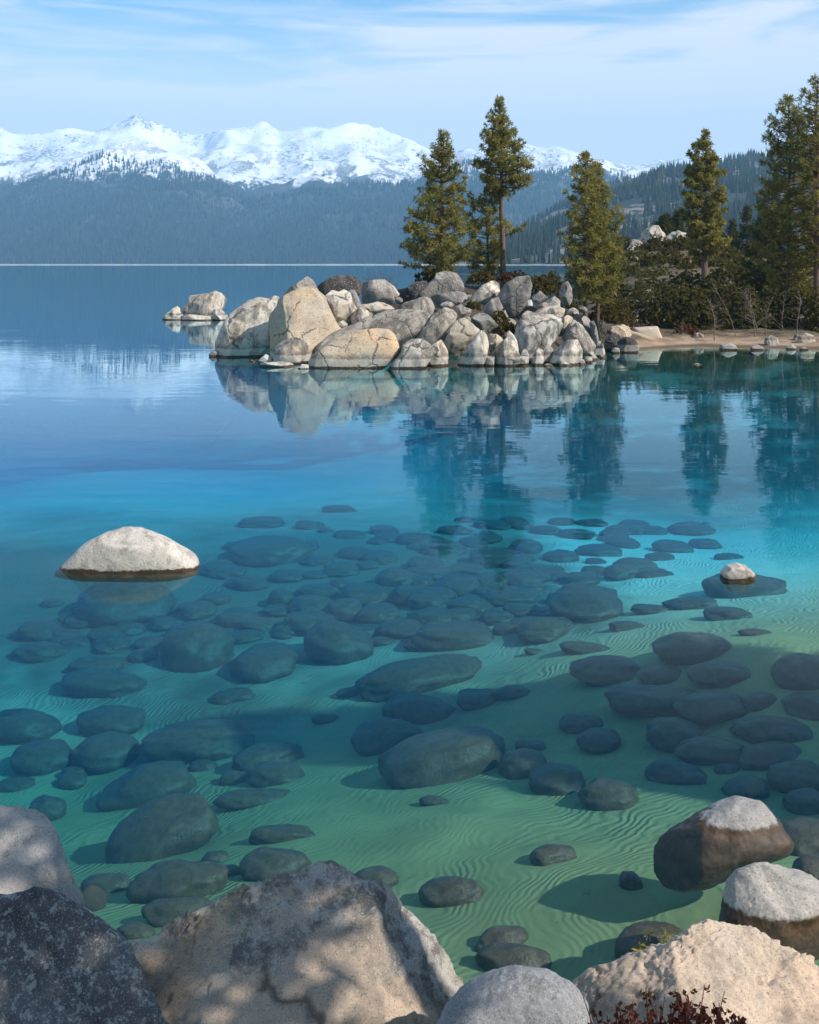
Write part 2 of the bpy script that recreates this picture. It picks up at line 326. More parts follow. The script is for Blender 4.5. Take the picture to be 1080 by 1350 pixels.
bedd = t.math('MULTIPLY', t.rng(yb_, 27, 38), t.rng(t.sep(P0)[0], -1.5, 4)); bedd = t.math('MULTIPLY', bedd, t.rng(t.noise(P0, 0.35, 4, .6), 0.30, 0.50, .55, 1.0))
yw_ = t.math('ADD', t.sep(P0)[1], t.math('MULTIPLY', t.math('SUBTRACT', t.noise(P0, 0.22, 4, .6), 0.5), 16.0))
cob = t.math('MULTIPLY', t.math('MULTIPLY', t.rng(yw_, 16.0, 21), t.rng(yw_, 42, 26)), t.rng(t.math('ADD', t.sep(P0)[0], t.math('MULTIPLY', blot, 3.0)), 6.0, 4.2))
sand = t.mix(t.math('MULTIPLY', cob, 0.88), sand, (0.06, 0.06, 0.035))            # cobble belt
bedd = t.math('MAXIMUM', bedd, t.rng(t.sep(P0)[1], 50, 85))
sand = t.mix(bedd, sand, (0.06, 0.075, 0.035))                    # weed-grown cobble bed off the beach
beach = t.mix(t.rng(t.noise(P0, 1.2, 5, 0.6), 0.4, 0.65), (0.36, 0.26, 0.18), (0.25, 0.17, 0.115))
isl = t.math('MULTIPLY', t.rng(t.sep(P0)[0], 11.5, 10.5), t.rng(t.sep(P0)[1], 45, 46))
litter = t.mix(t.rng(t.noise(P0, 2.0, 6, 0.7), 0.35, 0.65), (0.075, 0.06, 0.038), (0.16, 0.125, 0.08))
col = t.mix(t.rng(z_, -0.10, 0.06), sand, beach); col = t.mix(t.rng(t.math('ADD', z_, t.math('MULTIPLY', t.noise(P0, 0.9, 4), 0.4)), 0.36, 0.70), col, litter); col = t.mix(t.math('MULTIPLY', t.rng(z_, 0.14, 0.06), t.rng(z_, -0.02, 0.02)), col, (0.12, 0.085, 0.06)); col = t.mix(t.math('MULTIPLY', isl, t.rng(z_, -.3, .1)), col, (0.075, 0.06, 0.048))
x_, y_, _ = t.sep(P0)
pth = t.math('ABSOLUTE', t.math('SUBTRACT', x_, t.math('MULTIPLY', y_, 0.199)))          # the sandy trail climbing from the beach
col = t.mix(t.math('MULTIPLY', t.rng(pth, 1.5, 0.7), t.math('MULTIPLY', t.rng(y_, 62, 63), t.rng(y_, 90, 84))), col, (0.40, 0.31, 0.23))
b1 = t.bump(t.math('MULTIPLY', rip, amp), 1.0, 0.012); b2 = t.bump(grn, 0.35, 0.012, b1)
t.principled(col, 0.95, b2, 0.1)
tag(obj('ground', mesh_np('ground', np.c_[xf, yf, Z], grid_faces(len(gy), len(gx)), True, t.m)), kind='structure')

# ---------------------------------------------------------------- water: one closed body, mirror-and-clear surface, tinted volume
t = NT('lake_water'); geo = t.node('ShaderNodeNewGeometry'); P0 = geo.outputs['Position']
dist = t.node('ShaderNodeVectorMath', operation='LENGTH'); t.put(dist.inputs[0], P0)
w1 = t.noise(t.mapv(P0, scale=(0.35, 1.0, 1)), 1.3, 2, 0.5, 0.3); w2 = t.noise(t.mapv(P0, scale=(0.5, 1.0, 1), rot=(0, 0, .2)), 5.0, 2, 0.5)
w3 = t.noise(t.mapv(P0, scale=(0.25, 1.0, 1)), 0.16, 2, 0.5)
calm = t.rng(w3, 0.35, 0.65, 0.5, 1.3)
hgt = t.math('MULTIPLY', t.math('ADD', w1, t.math('MULTIPLY', w2, 0.16)), calm)
nrm = t.bump(hgt, 1.0, 0.0052)
dt = t.node('ShaderNodeVectorMath', operation='DOT_PRODUCT'); t.put(dt.inputs[0], geo.outputs['Incoming']); t.put(dt.inputs[1], nrm)
c_ = t.math('SUBTRACT', 1.0, t.math('MINIMUM', t.math('ABSOLUTE', dt.outputs['Value']), 1.0))
fres = t.math('ADD', 0.010, t.math('ADD', t.math('MULTIPLY', t.math('POWER', c_, 6.0), 0.48), t.math('MULTIPLY', t.rng(c_, 0.80, 0.97), 0.54)))
tr = t.node('ShaderNodeBsdfTransparent'); gl = t.node('ShaderNodeBsdfGlossy'); gl.inputs['Roughness'].default_value = 0.0
t.put(gl.inputs['Normal'], nrm); gl.inputs['Color'].default_value = (0.74, 0.95, 1.0, 1)
mx = t.node('ShaderNodeMixShader'); t.put(mx.inputs[0], fres); t.L.new(tr.outputs[0], mx.inputs[1]); t.L.new(gl.outputs[0], mx.inputs[2])
t.L.new(mx.outputs[0], t.out.inputs['Surface'])
vc = t.node('ShaderNodeVolumeCoefficients')
vc.inputs['Absorption Coefficients'].default_value = (0.20, 0.046, 0.020)
vc.inputs['Scatter Coefficients'].default_value = (0.001, 0.007, 0.013)
t.L.new(vc.outputs[0], t.out.inputs['Volume'])
wx = [-5800, 5800]; wy = [-200, 3395]
V = [(x, y, z) for z in (-16.0, 0.0) for y in wy for x in wx]
F = [(0, 2, 3, 1), (4, 5, 7, 6), (0, 1, 5, 4), (2, 6, 7, 3), (0, 4, 6, 2), (1, 3, 7, 5)]
tag(obj('water', mesh_np('water', V, F, False, t.m)), kind='structure')

# ---------------------------------------------------------------- far hills, snow range, woods, haze
def interp(prof, px): a = np.array(prof, float); return np.interp(px, a[:, 0], a[:, 1])
def hill(name, prof, y0, y1, z0, shape, namp, nsc, mat, u0=-0.52, u1=0.62, nu=420, nt=110, seed=0.0, back=1.25):
    u = np.linspace(u0, u1, nu); tt = np.linspace(0, back, nt)
    U, T = np.meshgrid(u, tt); U, T = U.ravel(), T.ravel(); Y = y0 + (y1 - y0) * T; Xw = U * Y
    zr = EYE + (HZ - interp(prof, 540 + U * FPX)) / FPX * y1
    s = np.where(T <= 1, np.clip(T, 0, 1) ** shape, 1 - (T - 1) * 1.6)
    Zw = z0 + (zr - z0) * s
    P = np.c_[Xw / nsc + seed, Y / nsc, 0 * Y + seed]
    n = fbm(P, 6, 0.45, 2.1, ridge=True) * 0.55 + fbm(P * .5 + 9, 2) * 0.5
    Zw = Zw + namp * 1.2 * n * np.clip(T, 0, 1) ** 0.7 * np.clip((zr - z0) / 200, 0.05, 1.2) * (1 - 0.75 * sstep(0.82, 1.0, T))
    Zw = np.maximum(Zw, z0 - 6 + 6 * T)
    return tag(obj(name, mesh_np(name, np.c_[Xw, Y, Zw], grid_faces(nt, nu), True, mat)), kind='structure'), (U, T, Xw, Y, Zw)
def hillmat(name, snow_z, snow_w, tree_sc, bare=0.0, snow_amt=1.0):
    t = NT(name); geo = t.node('ShaderNodeNewGeometry'); P = geo.outputs['Position']; z = t.sep(P)[2]; nz = t.sep(geo.outputs['Normal'])[2]
    tn = t.noise(t.mapv(P, scale=(1, 1, 0.5)), tree_sc, 4, 0.7)
    col = t.mix(t.rng(tn, 0.40, 0.62), (0.020, 0.030, 0.020), (0.060, 0.068, 0.045))
    col = t.mix(t.math('MULTIPLY', t.rng(t.noise(P, 0.006, 6, .7), .52, .64), 0.55), col, (0.15, 0.13, 0.11))
    big = t.noise(P, 0.0022, 6, 0.65, 0.5)
    if bare:
        bn = t.noise(P, 0.008, 7, 0.72, 0.4)
        col = t.mix(t.math('MULTIPLY', t.rng(bn, 0.46, 0.54), t.rng(t.noise(P, 0.05, 4, .7), .40, .56)), col, (0.26, 0.215, 0.18))
    if snow_amt:
        streak = t.noise(t.mapv(P, scale=(1.0, 0.35, 0.45), rot=(0, 0, 0.5)), 0.013, 7, 0.72, 0.6)
        fine = t.noise(P, 0.055, 5, 0.75)
        zz = t.math('ADD', z, t.math('ADD', t.math('MULTIPLY', t.math('SUBTRACT', streak, 0.5), snow_w * 2.2), t.math('MULTIPLY', t.math('SUBTRACT', big, 0.5), snow_w * 1.6)))
        zz = t.math('ADD', zz, t.math('MULTIPLY', t.math('SUBTRACT', fine, 0.5), snow_w * 1.1))
        sn = t.rng(zz, snow_z - snow_w * 0.12, snow_z + snow_w * 0.12)
        rock = t.math('MULTIPLY', t.rng(t.math('ADD', t.math('MULTIPLY', fine, 0.55), t.math('MULTIPLY', big, 0.45)), 0.50, 0.57), t.rng(streak, 0.43, 0.54)); sn = t.math('MULTIPLY', sn, t.math('SUBTRACT', 1.0, t.math('MULTIPLY', rock, 0.85)))
        bare_ = t.math('MULTIPLY', t.rng(t.noise(t.mapv(P, scale=(1, .4, .6), rot=(0, 0, -.4)), 0.011, 6, .7), .49, .57), t.rng(zz, snow_z + snow_w * 2.2, snow_z)); sn = t.math('MULTIPLY', sn, t.math('SUBTRACT', 1.0, t.math('MULTIPLY', bare_, 0.9)))
        col = t.mix(t.math('MULTIPLY', sn, snow_amt), col, (0.86, 0.87, 0.89))
    t.principled(col, 0.9, None, 0.1); return t.m
SNOW = [(-300,190),(-100,185),(0,181),(40,184),(75,179),(120,179),(160,169),(200,166),(240,178),(270,184),(300,173),(345,183),(368,191),(400,181),(440,183),(470,183),(510,199),(560,216),(600,231),(640,228),(690,214),(745,219),(800,232),(870,224),(930,232),(1100,240),(1500,250)]
FOOT = [(-300,280),(-60,250),(0,262),(60,238),(120,218),(180,206),(230,214),(280,238),(325,268),(370,256),(410,240),(450,244),(500,236),(530,246),(560,236),(600,223),(650,221),(690,226),(740,226),(780,231),(830,238),(900,256),(1100,280),(1500,290)]
RIGHT = [(-300,346),(560,344),(640,334),(680,312),(700,298),(740,276),(780,256),(830,241),(880,229),(940,222),(1000,213),(1080,203),(1200,196),(1500,180)]
hill('mountains', SNOW, 4400, 6500, 90, 0.95, 125, 760, hillmat('snow_range', 335, 165, 0.04), seed=3.1)
_, foot = hill('hills', FOOT, 3010, 4500, 2, 1.15, 90, 520, hillmat('forested_foothills', 312, 100, 0.05, snow_amt=0.9), seed=8.3)
_, rhill = hill('hills', RIGHT, 900, 2100, 3.5, 1.0, 36, 260, hillmat('forested_hillside', 900, 60, 0.12, bare=1.0, snow_amt=0), u0=0.02, u1=0.75, nu=320, seed=5.7)
# pale beach along the far shore
bx = np.linspace(-2600, 2600, 160); bw = 2.3 + 1.5 * fbm(np.c_[bx / 120, bx * 0, bx * 0], 3) - 0.9
V = np.r_[np.c_[bx, 0 * bx + 2985, 0 * bx - 0.5], np.c_[bx, 0 * bx + 3000, np.maximum(bw, .25)], np.c_[bx, 0 * bx + 3030, np.maximum(bw, .25) + 0.4]]
tag(obj('beach', mesh_np('beach', V, grid_faces(3, 160), True, simple('far_beach_sand', (0.60, 0.52, 0.44), (0.45, 0.38, 0.32), 0.05))), kind='structure')

def woods(name, pts, hgts, mat, rs, wide=0.17):
    """many small conifers, two stacked ragged cones each, as one far-off wood"""
    n = len(pts); k = 6; ang = np.linspace(0, 2 * np.pi, k, endpoint=False)
    Vs, Fs, At = [], [], []; base = 0
    tmpl_z = [0.08, 0.08, 1.0]; 
    V = np.zeros((n, 2 * (k + 1), 3)); jit = 1 + 0.35 * rs.uniform(-1, 1, (n, 2, k)); rot = rs.uniform(0, 6.28, n)
    lean = rs.normal(0, .03, (n, 2))
    for li, (zb_, zt, rr) in enumerate(((0.06, 0.72, 1.0), (0.42, 1.0, 0.62))):
        for j in range(k):
            a = ang[j] + rot; r = hgts * wide * rr * jit[:, li, j]
            V[:, li * (k + 1) + j, 0] = pts[:, 0] + np.cos(a) * r; V[:, li * (k + 1) + j, 1] = pts[:, 1] + np.sin(a) * r
            V[:, li * (k + 1) + j, 2] = pts[:, 2] + hgts * (zb_ + 0.1 * (jit[:, li, j] - 1))
        V[:, li * (k + 1) + k, 0] = pts[:, 0] + lean[:, 0] * hgts; V[:, li * (k + 1) + k, 1] = pts[:, 1]; V[:, li * (k + 1) + k, 2] = pts[:, 2] + hgts * zt
    f = []
    for li in range(2):
        b = li * (k + 1)
        for j in range(k): f.append((b + j, b + (j + 1) % k, b + k))
    f = np.array(f); F = (np.arange(n)[:, None, None] * (2 * (k + 1)) + f[None]).reshape(-1, 3)
    at_ = np.repeat(np.clip(rs.normal(.45, .22, n), 0, 1), 2 * (k + 1))
    return tag(obj(name, mesh_np(name, V.reshape(-1, 3), F, False, mat, at_)), kind='stuff')
rs = np.random.RandomState(11)
def scatter_on(h, n, tmin, tmax, dens, umin=-9, umax=9):
    U, T, Xw, Y, Zw = h; nu = int((T == T[0]).sum()); nt = len(T) // nu
    G = Zw.reshape(nt, nu); u_ = U.reshape(nt, nu)[0]; t_ = T.reshape(nt, nu)[:, 0]; yy = Y.reshape(nt, nu)[:, 0]
    fu = rs.uniform(max(umin, u_[0]), min(umax, u_[-1]), n); ft = tmin + (tmax - tmin) * rs.uniform(0, 1, n) ** dens
    iu = np.clip(np.searchsorted(u_, fu) - 1, 0, nu - 2); it = np.clip(np.searchsorted(t_, ft) - 1, 0, nt - 2)
    au = (fu - u_[iu]) / (u_[iu + 1] - u_[iu]); a2 = (ft - t_[it]) / (t_[it + 1] - t_[it])
    z = (G[it, iu] * (1 - au) + G[it, iu + 1] * au) * (1 - a2) + (G[it + 1, iu] * (1 - au) + G[it + 1, iu + 1] * au) * a2
    y = np.interp(ft, t_, yy); return np.c_[fu * y, y, z - 0.5]
farm = M['needles_far']
p = scatter_on(foot, 26000, 0.006, 0.75, 1.6, -.40, .40); woods('forest', p, rs.uniform(13, 26, len(p)), farm, rs)
p = scatter_on(rhill, 15000, 0.004, 1.0, 1.0, .02, .46)
keep = fbm(np.c_[p[:, 0] / 90, p[:, 1] / 90, p[:, 2] * 0], 4) > 0.10
p = p[keep]; woods('forest', p, rs.uniform(9, 20, len(p)), farm, rs, 0.15)

def box(x0, x1, y0, y1, z0, z1):
    V = [(x, y, z) for z in (z0, z1) for y in (y0, y1) for x in (x0, x1)]
    return V, [(0, 2, 3, 1), (4, 5, 7, 6), (0, 1, 5, 4), (2, 6, 7, 3), (0, 4, 6, 2), (1, 3, 7, 5)]
t = NT('haze_air'); pv = t.node('ShaderNodeVolumePrincipled'); pv.inputs['Density'].default_value = 1.4e-4
pv.inputs['Color'].default_value = (0.34, 0.66, 1.0, 1); pv.inputs['Anisotropy'].default_value = 0.0
t.L.new(pv.outputs[0], t.out.inputs['Volume'])
V, F = box(-6200, 6400, -310, 8500, -17.5, 1100)
tag(obj('haze', mesh_np('haze', V, F, False, t.m)), kind='stuff')
# ---------------------------------------------------------------- boulders
def radial(poly, smooth=3.0):
    P = np.array(poly, float); n = 360; ang = np.radians(np.arange(n)); r = np.zeros(n)
    A = P; B = np.roll(P, -1, 0)
    for i, a in enumerate(ang):
        d = np.array([math.cos(a), math.sin(a)]); e = B - A
        den = d[0] * e[:, 1] - d[1] * e[:, 0]; den = np.where(np.abs(den) < 1e-9, 1e-9, den)
        tt = (A[:, 0] * e[:, 1] - A[:, 1] * e[:, 0]) / den; uu = (A[:, 0] * d[1] - A[:, 1] * d[0]) / den
        ok = (tt > 0) & (uu >= -1e-6) & (uu <= 1 + 1e-6); r[i] = tt[ok].max() if ok.any() else 0.01
    k = np.exp(-0.5 * (np.arange(-12, 13) / smooth) ** 2); k /= k.sum()
    return np.convolve(np.r_[r[-12:], r, r[:12]], k, 'valid')
def outline_rock(name, poly, Y, mat, label, cat='boulder', T=0.75, sub=5, seed=0, n=None, cuts=9, pw=0.50, amp=0.05, hand=(), group=None, smooth=1.8, fine=0.0, ledge=0.0):
    """a solid boulder: the outline gives its girth seen from the shore, T its depth; flat joint faces are cut and weathered"""
    poly = np.array(poly, float); c = (poly.min(0) + poly.max(0)) / 2
    A2 = poly; B2 = np.roll(poly, -1, 0); cr = A2[:, 0] * B2[:, 1] - A2[:, 1] * B2[:, 0]
    c = np.array([((A2[:, 0] + B2[:, 0]) * cr).sum(), ((A2[:, 1] + B2[:, 1]) * cr).sum()]) / (3 * cr.sum())
    C = at(c[0], c[1], Y); O = np.array([0, 0, EYE])
    if n is None: n = np.array([0., 1, 0])
    elif isinstance(n, str): n = (C - O) / np.linalg.norm(C - O)
    n = np.array(n, float); n /= np.linalg.norm(n)
    e1 = np.cross(n, [0, 0, 1.0]); e1 /= np.linalg.norm(e1); e2 = np.cross(e1, n)
    if e1[0] < 0: e1 = -e1; e2 = np.cross(n, e1) * -1
    if e2[2] < 0: e2 = -e2
    d = np.c_[(poly[:, 0] - 540) / FPX, np.ones(len(poly)), -(poly[:, 1] - HZ) / FPX]
    tt = ((C - O) @ n) / (d @ n); P = O + d * tt[:, None] - C
    q = np.c_[P @ e1, P @ e2]; r = radial(q, smooth); rm = r.mean()
    D, F = ico(sub); a, b, w = D[:, 0], D[:, 1], D[:, 2]
    rho = np.hypot(a, b); ph = np.degrees(np.arctan2(b, a)) % 360
    rr = np.interp(ph, np.arange(361), np.r_[r, r[0]]); rr = rm + (rr - rm) * sstep(0, .75, rho)
    rp = rho ** pw; wp = np.sign(w) * np.abs(w) ** pw
    rho_s = np.maximum(rho, 1e-6)
    L = (np.outer(a / rho_s * rr * rp, e1) + np.outer(b / rho_s * rr * rp, e2) + np.outer(w0 := wp * T * rm, n))
    rs = np.random.RandomState(seed + 100)
    planes = [(np.array(m, float) / np.linalg.norm(m), h) for m, h in hand]
    for k in range(cuts):
        m = -n * rs.uniform(.45, 1.0) + e1 * rs.normal(0, .75) + e2 * rs.normal(0.25, .6); m /= np.linalg.norm(m)
        planes.append((m, rs.uniform(.55, .86)))
    lump = fbm(L / rm * 1.1 + seed * 3.7, 3)
    for m, h in planes:
        s = L @ m; top = s.max() * h + lump * rm * .035; ex = np.maximum(s - top, 0); L = L - np.outer(ex * .92, m)
    ln = np.linalg.norm(L, axis=1)[:, None]; nd = L / np.maximum(ln, 1e-6)
    L = L + nd * (rm * amp * (fbm(L / rm * 1.7 + seed * 1.3, 5, 0.52)))[:, None]
    if fine: L = L + nd * (fine * (fbm(L * 24 + seed, 4, 0.6, ridge=True) + 1.5 * fbm(L * 6 + seed, 4, 0.5)))[:, None]
    if ledge: L = L + nd * (ledge * (sstep(-.015, .015, fbm(L * 1.15 + seed, 5, .6)) + .6 * sstep(-.015, .015, fbm(L * 2.3 + seed + 5, 5, .65)) - .9))[:, None]
    o = obj(name, mesh_np(name, L, F, True, mat), loc=C)
    return tag(o, label, cat, group)
I_ = 'boulders of the rock island'
def R(poly, Y, mat, label, **k): return outline_rock('boulder', poly, Y, M[mat], label, group=I_, seed=len(bpy.data.objects), **k)

# the little islet
G_ = 'rocks of the small far islet'
outline_rock('boulder', [(248,390),(275,387),(283,383),(293,387),(299,395),(295,404),(290,412),(278,424),(248,426),(238,412),(240,405),(248,400)], 91, M['pale'], 'largest pale slanting rock block on the small islet left of the rock island', group=G_, seed=2, cuts=5, smooth=1.5)
outline_rock('boulder', [(282,407),(292,408),(301,416),(300,427),(268,428),(272,415)], 90, M['pale'], 'low pale rock at the right foot of the small islet', group=G_, seed=3, smooth=1.5)
outline_rock('boulder', [(213,420),(221,412),(233,401),(237,405),(237,411),(242,418),(243,428),(216,428)], 90.5, M['pale'], 'pale wedge rock with pointed left end on the small islet', group=G_, seed=4, smooth=1.5)
outline_rock('boulder', [(236,417),(250,414),(285,418),(298,422),(290,430),(240,430)], 89.5, M['pale'], 'flat pale ledge along the water line of the small islet', group=G_, seed=5, T=.5)
# the big island, left to right, front row then the ones behind
R([(282,452),(290,434),(302,417),(313,405),(330,395),(342,391),(352,394),(360,389),(368,393),(372,437),(368,465),(352,482),(293,482),(285,472)], 55.5, 'pale', 'big rounded grey boulder forming the left end of the rock island', T=1.0, hand=[((-.9,-.5,.1),.80)])
R([(344,422),(365,404),(364,397),(372,391),(400,377),(414,377),(428,392),(433,407),(447,432),(457,440),(440,458),(418,476),(395,490),(360,490),(352,462),(344,442)], 52.8, 'warm', 'tallest tan boulder in the left half of the island, with shadowed left face', T=.85, cuts=2, hand=[((-.86,-.48,.02),.52),((.12,-.9,.35),.66)], sub=5)
R([(360,480),(363,458),(374,447),(394,444),(408,453),(404,468),(394,482)], 51.2, 'pale', 'pale broken block at the foot of the tallest tan boulder', cuts=7)
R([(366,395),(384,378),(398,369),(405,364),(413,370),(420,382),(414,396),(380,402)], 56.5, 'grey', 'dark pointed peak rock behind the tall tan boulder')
R([(414,380),(430,369),(445,363),(457,362),(470,366),(481,372),(478,382),(470,394),(440,400),(424,392)], 60, 'black', 'blackened rounded boulder on the skyline of the rock island')
R([(428,390),(438,382),(446,385),(453,381),(461,385),(467,400),(473,410),(466,428),(452,434),(443,428),(436,412),(431,400)], 54.5, 'pale', 'upright fractured pale rock right of the tall tan boulder', cuts=6)
R([(460,414),(475,405),(485,409),(492,418),(482,428),(466,432)], 54, 'pale', 'small pale block at the foot of the fractured upright rock')
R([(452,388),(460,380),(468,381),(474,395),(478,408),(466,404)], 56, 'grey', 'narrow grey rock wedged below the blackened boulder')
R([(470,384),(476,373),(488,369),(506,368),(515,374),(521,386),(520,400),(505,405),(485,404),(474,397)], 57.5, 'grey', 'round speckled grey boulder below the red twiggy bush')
R([(466,402),(485,401),(500,397),(515,399),(521,408),(502,415),(488,419),(476,410)], 55.5, 'pale', 'flat pale slab under the round speckled boulder')
R([(512,372),(520,378),(527,388),(524,398),(516,394)], 60, 'pale', 'thin pale sliver of rock behind the round speckled boulder')
R([(518,399),(530,385),(545,373),(566,368),(562,378),(545,395),(530,404)], 59, 'black', 'dark tilted wedge rock between round boulder and pale crest slab', hand=[((-.5,-.8,.1),.5)])
R([(540,396),(560,377),(572,368),(575,360),(588,357),(605,357),(612,374),(611,384),(595,388),(575,390),(560,396)], 59.5, 'grey', 'pale grey crest slab with blunt top below the bushy pine', cuts=3)
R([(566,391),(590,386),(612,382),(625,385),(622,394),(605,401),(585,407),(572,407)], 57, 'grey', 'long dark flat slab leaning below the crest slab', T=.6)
R([(516,409),(535,398),(558,391),(571,392),(576,406),(570,416),(545,416),(528,414)], 56, 'streak', 'mid grey slab between the striped whaleback and the crest slab')
R([(400,482),(414,456),(440,438),(470,425),(490,417),(508,410),(530,408),(556,409),(568,414),(572,420),(560,432),(545,448),(530,468),(515,482),(480,488),(430,490)], 52.3, 'streak', 'long striped whaleback boulder sloping down to the left', T=.6, sub=5, cuts=2)
R([(408,474),(420,460),(440,446),(465,437),(490,433),(510,434),(520,440),(527,460),(523,470),(508,484),(488,496),(430,497),(408,494)], 49.6, 'warm', 'smooth orange tan boulder at the front of the rock island', T=.7, cuts=1, sub=5)
R([(506,497),(518,477),(528,465),(530,455),(545,447),(558,447),(568,455),(572,464),(567,476),(558,488),(540,497)], 49.2, 'pale', 'round pale boulder just right of the orange tan boulder', cuts=1, T=.8)
R([(526,460),(545,440),(560,430),(570,415),(585,405),(598,406),(606,412),(600,424),(585,442),(577,454),(566,462),(548,456)], 51.8, 'streak', 'oblique grey slab above the round pale boulder', T=.6)
R([(566,458),(583,446),(590,458),(592,472),(589,490),(570,492),(562,482)], 50, 'pale', 'squat pale rock between the round boulder and leaning tan block')
R([(585,452),(592,437),(600,424),(612,418),(622,426),(633,435),(628,448),(615,460),(602,476),(590,470)], 51.3, 'warm', 'leaning tan block with dark shaded underside', cuts=3, hand=[((.35,-.6,-.6),.6)])
R([(596,492),(610,467),(622,450),(632,437),(640,434),(649,440),(646,457),(640,474),(633,494),(610,496)], 50, 'pale', 'tall leaning grey slab standing in the water at the centre front', T=.6, hand=[((-.75,-.6,.1),.55)])
R([(646,441),(655,440),(664,447),(657,458),(646,466),(643,452)], 51, 'warm', 'small pinkish wedge rock beside the tall leaning slab')
R([(638,472),(648,459),(652,463),(651,482),(649,494),(632,494)], 50, 'pale', 'narrow pale stone column right of the tall leaning slab')
R([(648,494),(651,464),(661,451),(671,442),(677,430),(682,437),(684,456),(686,482),(685,494)], 50, 'pale', 'pointed pale rock rising to a sharp tip from the water', T=.7, smooth=1.2, hand=[((-.8,-.55,.1),.5)])
R([(655,390),(668,373),(682,365),(697,363),(702,375),(699,391),(691,406),(682,416),(673,420),(663,406)], 55.5, 'grey', 'big smooth grey egg-shaped boulder leaning high on the island', T=.7, cuts=1, hand=[((-.1,-.95,.25),.75)])
R([(608,408),(622,390),(635,377),(655,367),(664,369),(668,375),(659,389),(645,395),(630,405),(618,411)], 56.5, 'pale', 'long pale slab rising to the right beside the tall pine', T=.6)
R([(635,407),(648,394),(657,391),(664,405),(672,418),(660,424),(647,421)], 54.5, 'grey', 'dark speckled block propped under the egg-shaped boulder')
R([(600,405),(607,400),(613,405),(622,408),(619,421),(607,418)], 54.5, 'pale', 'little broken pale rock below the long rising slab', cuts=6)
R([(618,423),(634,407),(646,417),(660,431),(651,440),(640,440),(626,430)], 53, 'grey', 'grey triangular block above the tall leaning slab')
R([(604,420),(612,414),(622,420),(634,432),(626,436),(612,428)], 53, 'pale', 'small pale stone behind the leaning tan block')
R([(678,478),(677,446),(684,425),(693,407),(705,410),(722,413),(737,405),(747,412),(742,432),(737,447),(722,458),(707,470),(697,486),(684,490)], 52, 'pale', 'large broken pale mass in the right half of the island', T=.6, cuts=7, sub=5, amp=.08)
R([(682,475),(692,458),(698,465),(697,492),(683,493)], 50.2, 'pale', 'small upright pale stone at the foot of the broken mass')
R([(699,490),(703,468),(711,457),(718,462),(716,478),(712,492)], 50.3, 'pale', 'slim pale pillar stone standing in the water', smooth=1.5)
R([(713,470),(718,457),(726,454),(731,463),(724,478),(716,486)], 51, 'grey', 'small grey stone with a dark hollow beside the slim pillar')
R([(722,488),(732,463),(748,449),(761,447),(768,461),(768,484),(745,490)], 50.6, 'pale', 'pale knuckle shaped rock at the waterline right of the slim pillar', cuts=6)
R([(740,447),(750,430),(757,420),(768,429),(779,443),(787,456),(780,470),(765,466),(753,454)], 53, 'pale', 'pale triangular rock near the right end of the island', cuts=5)
R([(727,437),(735,424),(748,415),(757,420),(751,432),(742,444),(732,443)], 53.5, 'pale', 'pale tilted block above the knuckle shaped rock')
R([(700,416),(715,404),(735,403),(749,409),(743,418),(725,423),(708,422)], 55, 'pale', 'low knobbly pale rock along the top right of the island', cuts=6, amp=.09)
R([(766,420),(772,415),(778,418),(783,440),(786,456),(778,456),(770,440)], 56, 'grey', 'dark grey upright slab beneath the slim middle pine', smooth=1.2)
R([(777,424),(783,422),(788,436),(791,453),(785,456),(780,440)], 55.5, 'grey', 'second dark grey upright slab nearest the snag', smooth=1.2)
R([(780,468),(787,448),(793,451),(798,461),(799,474),(782,474)], 55, 'pale', 'last pale rock at the right tip of the island')
R([(762,478),(770,462),(782,464),(790,474),(784,482),(768,484)], 53, 'pale', 'low pale rock just left of the right tip', cuts=5)
R([(701,393),(712,383),(723,392),(719,400),(705,400)], 58, 'grey', 'small dark grey rock among the brown bushes')
R([(713,401),(722,396),(731,390),(739,396),(739,405),(725,406)], 57.5, 'pale', 'small pale rock below the upright rounded stone')
R([(737,386),(742,373),(750,370),(755,380),(755,396),(750,404),(740,404)], 59, 'grey', 'upright rounded stone beside the brown bushes')
R([(338,484),(345,478),(372,477),(395,480),(398,487),(370,490),(345,490)], 49.5, 'pale', 'flat pale slab awash at the foot of the tall tan boulder', T=1.0)
R([(340,476),(350,467),(358,470),(360,482),(345,484)], 51.5, 'pale', 'small pale stone under the shadowed face', cuts=1)
R([(390,488),(398,480),(406,481),(409,490),(398,495)], 48.6, 'white', 'small whitish stone left of the orange tan boulder', cuts=1)
R([(275,468),(281,462),(290,464),(291,474),(280,478)], 55, 'black', 'small dark stone at the far left tip of the island', cuts=1)
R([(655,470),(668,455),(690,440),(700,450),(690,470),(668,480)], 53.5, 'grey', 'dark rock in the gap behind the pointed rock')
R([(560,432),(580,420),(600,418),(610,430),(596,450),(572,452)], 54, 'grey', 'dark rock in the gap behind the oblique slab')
R([(726,468),(742,455),(756,460),(750,476),(734,480)], 52.5, 'grey', 'dark rock in the hollow above the knuckle shaped rock')

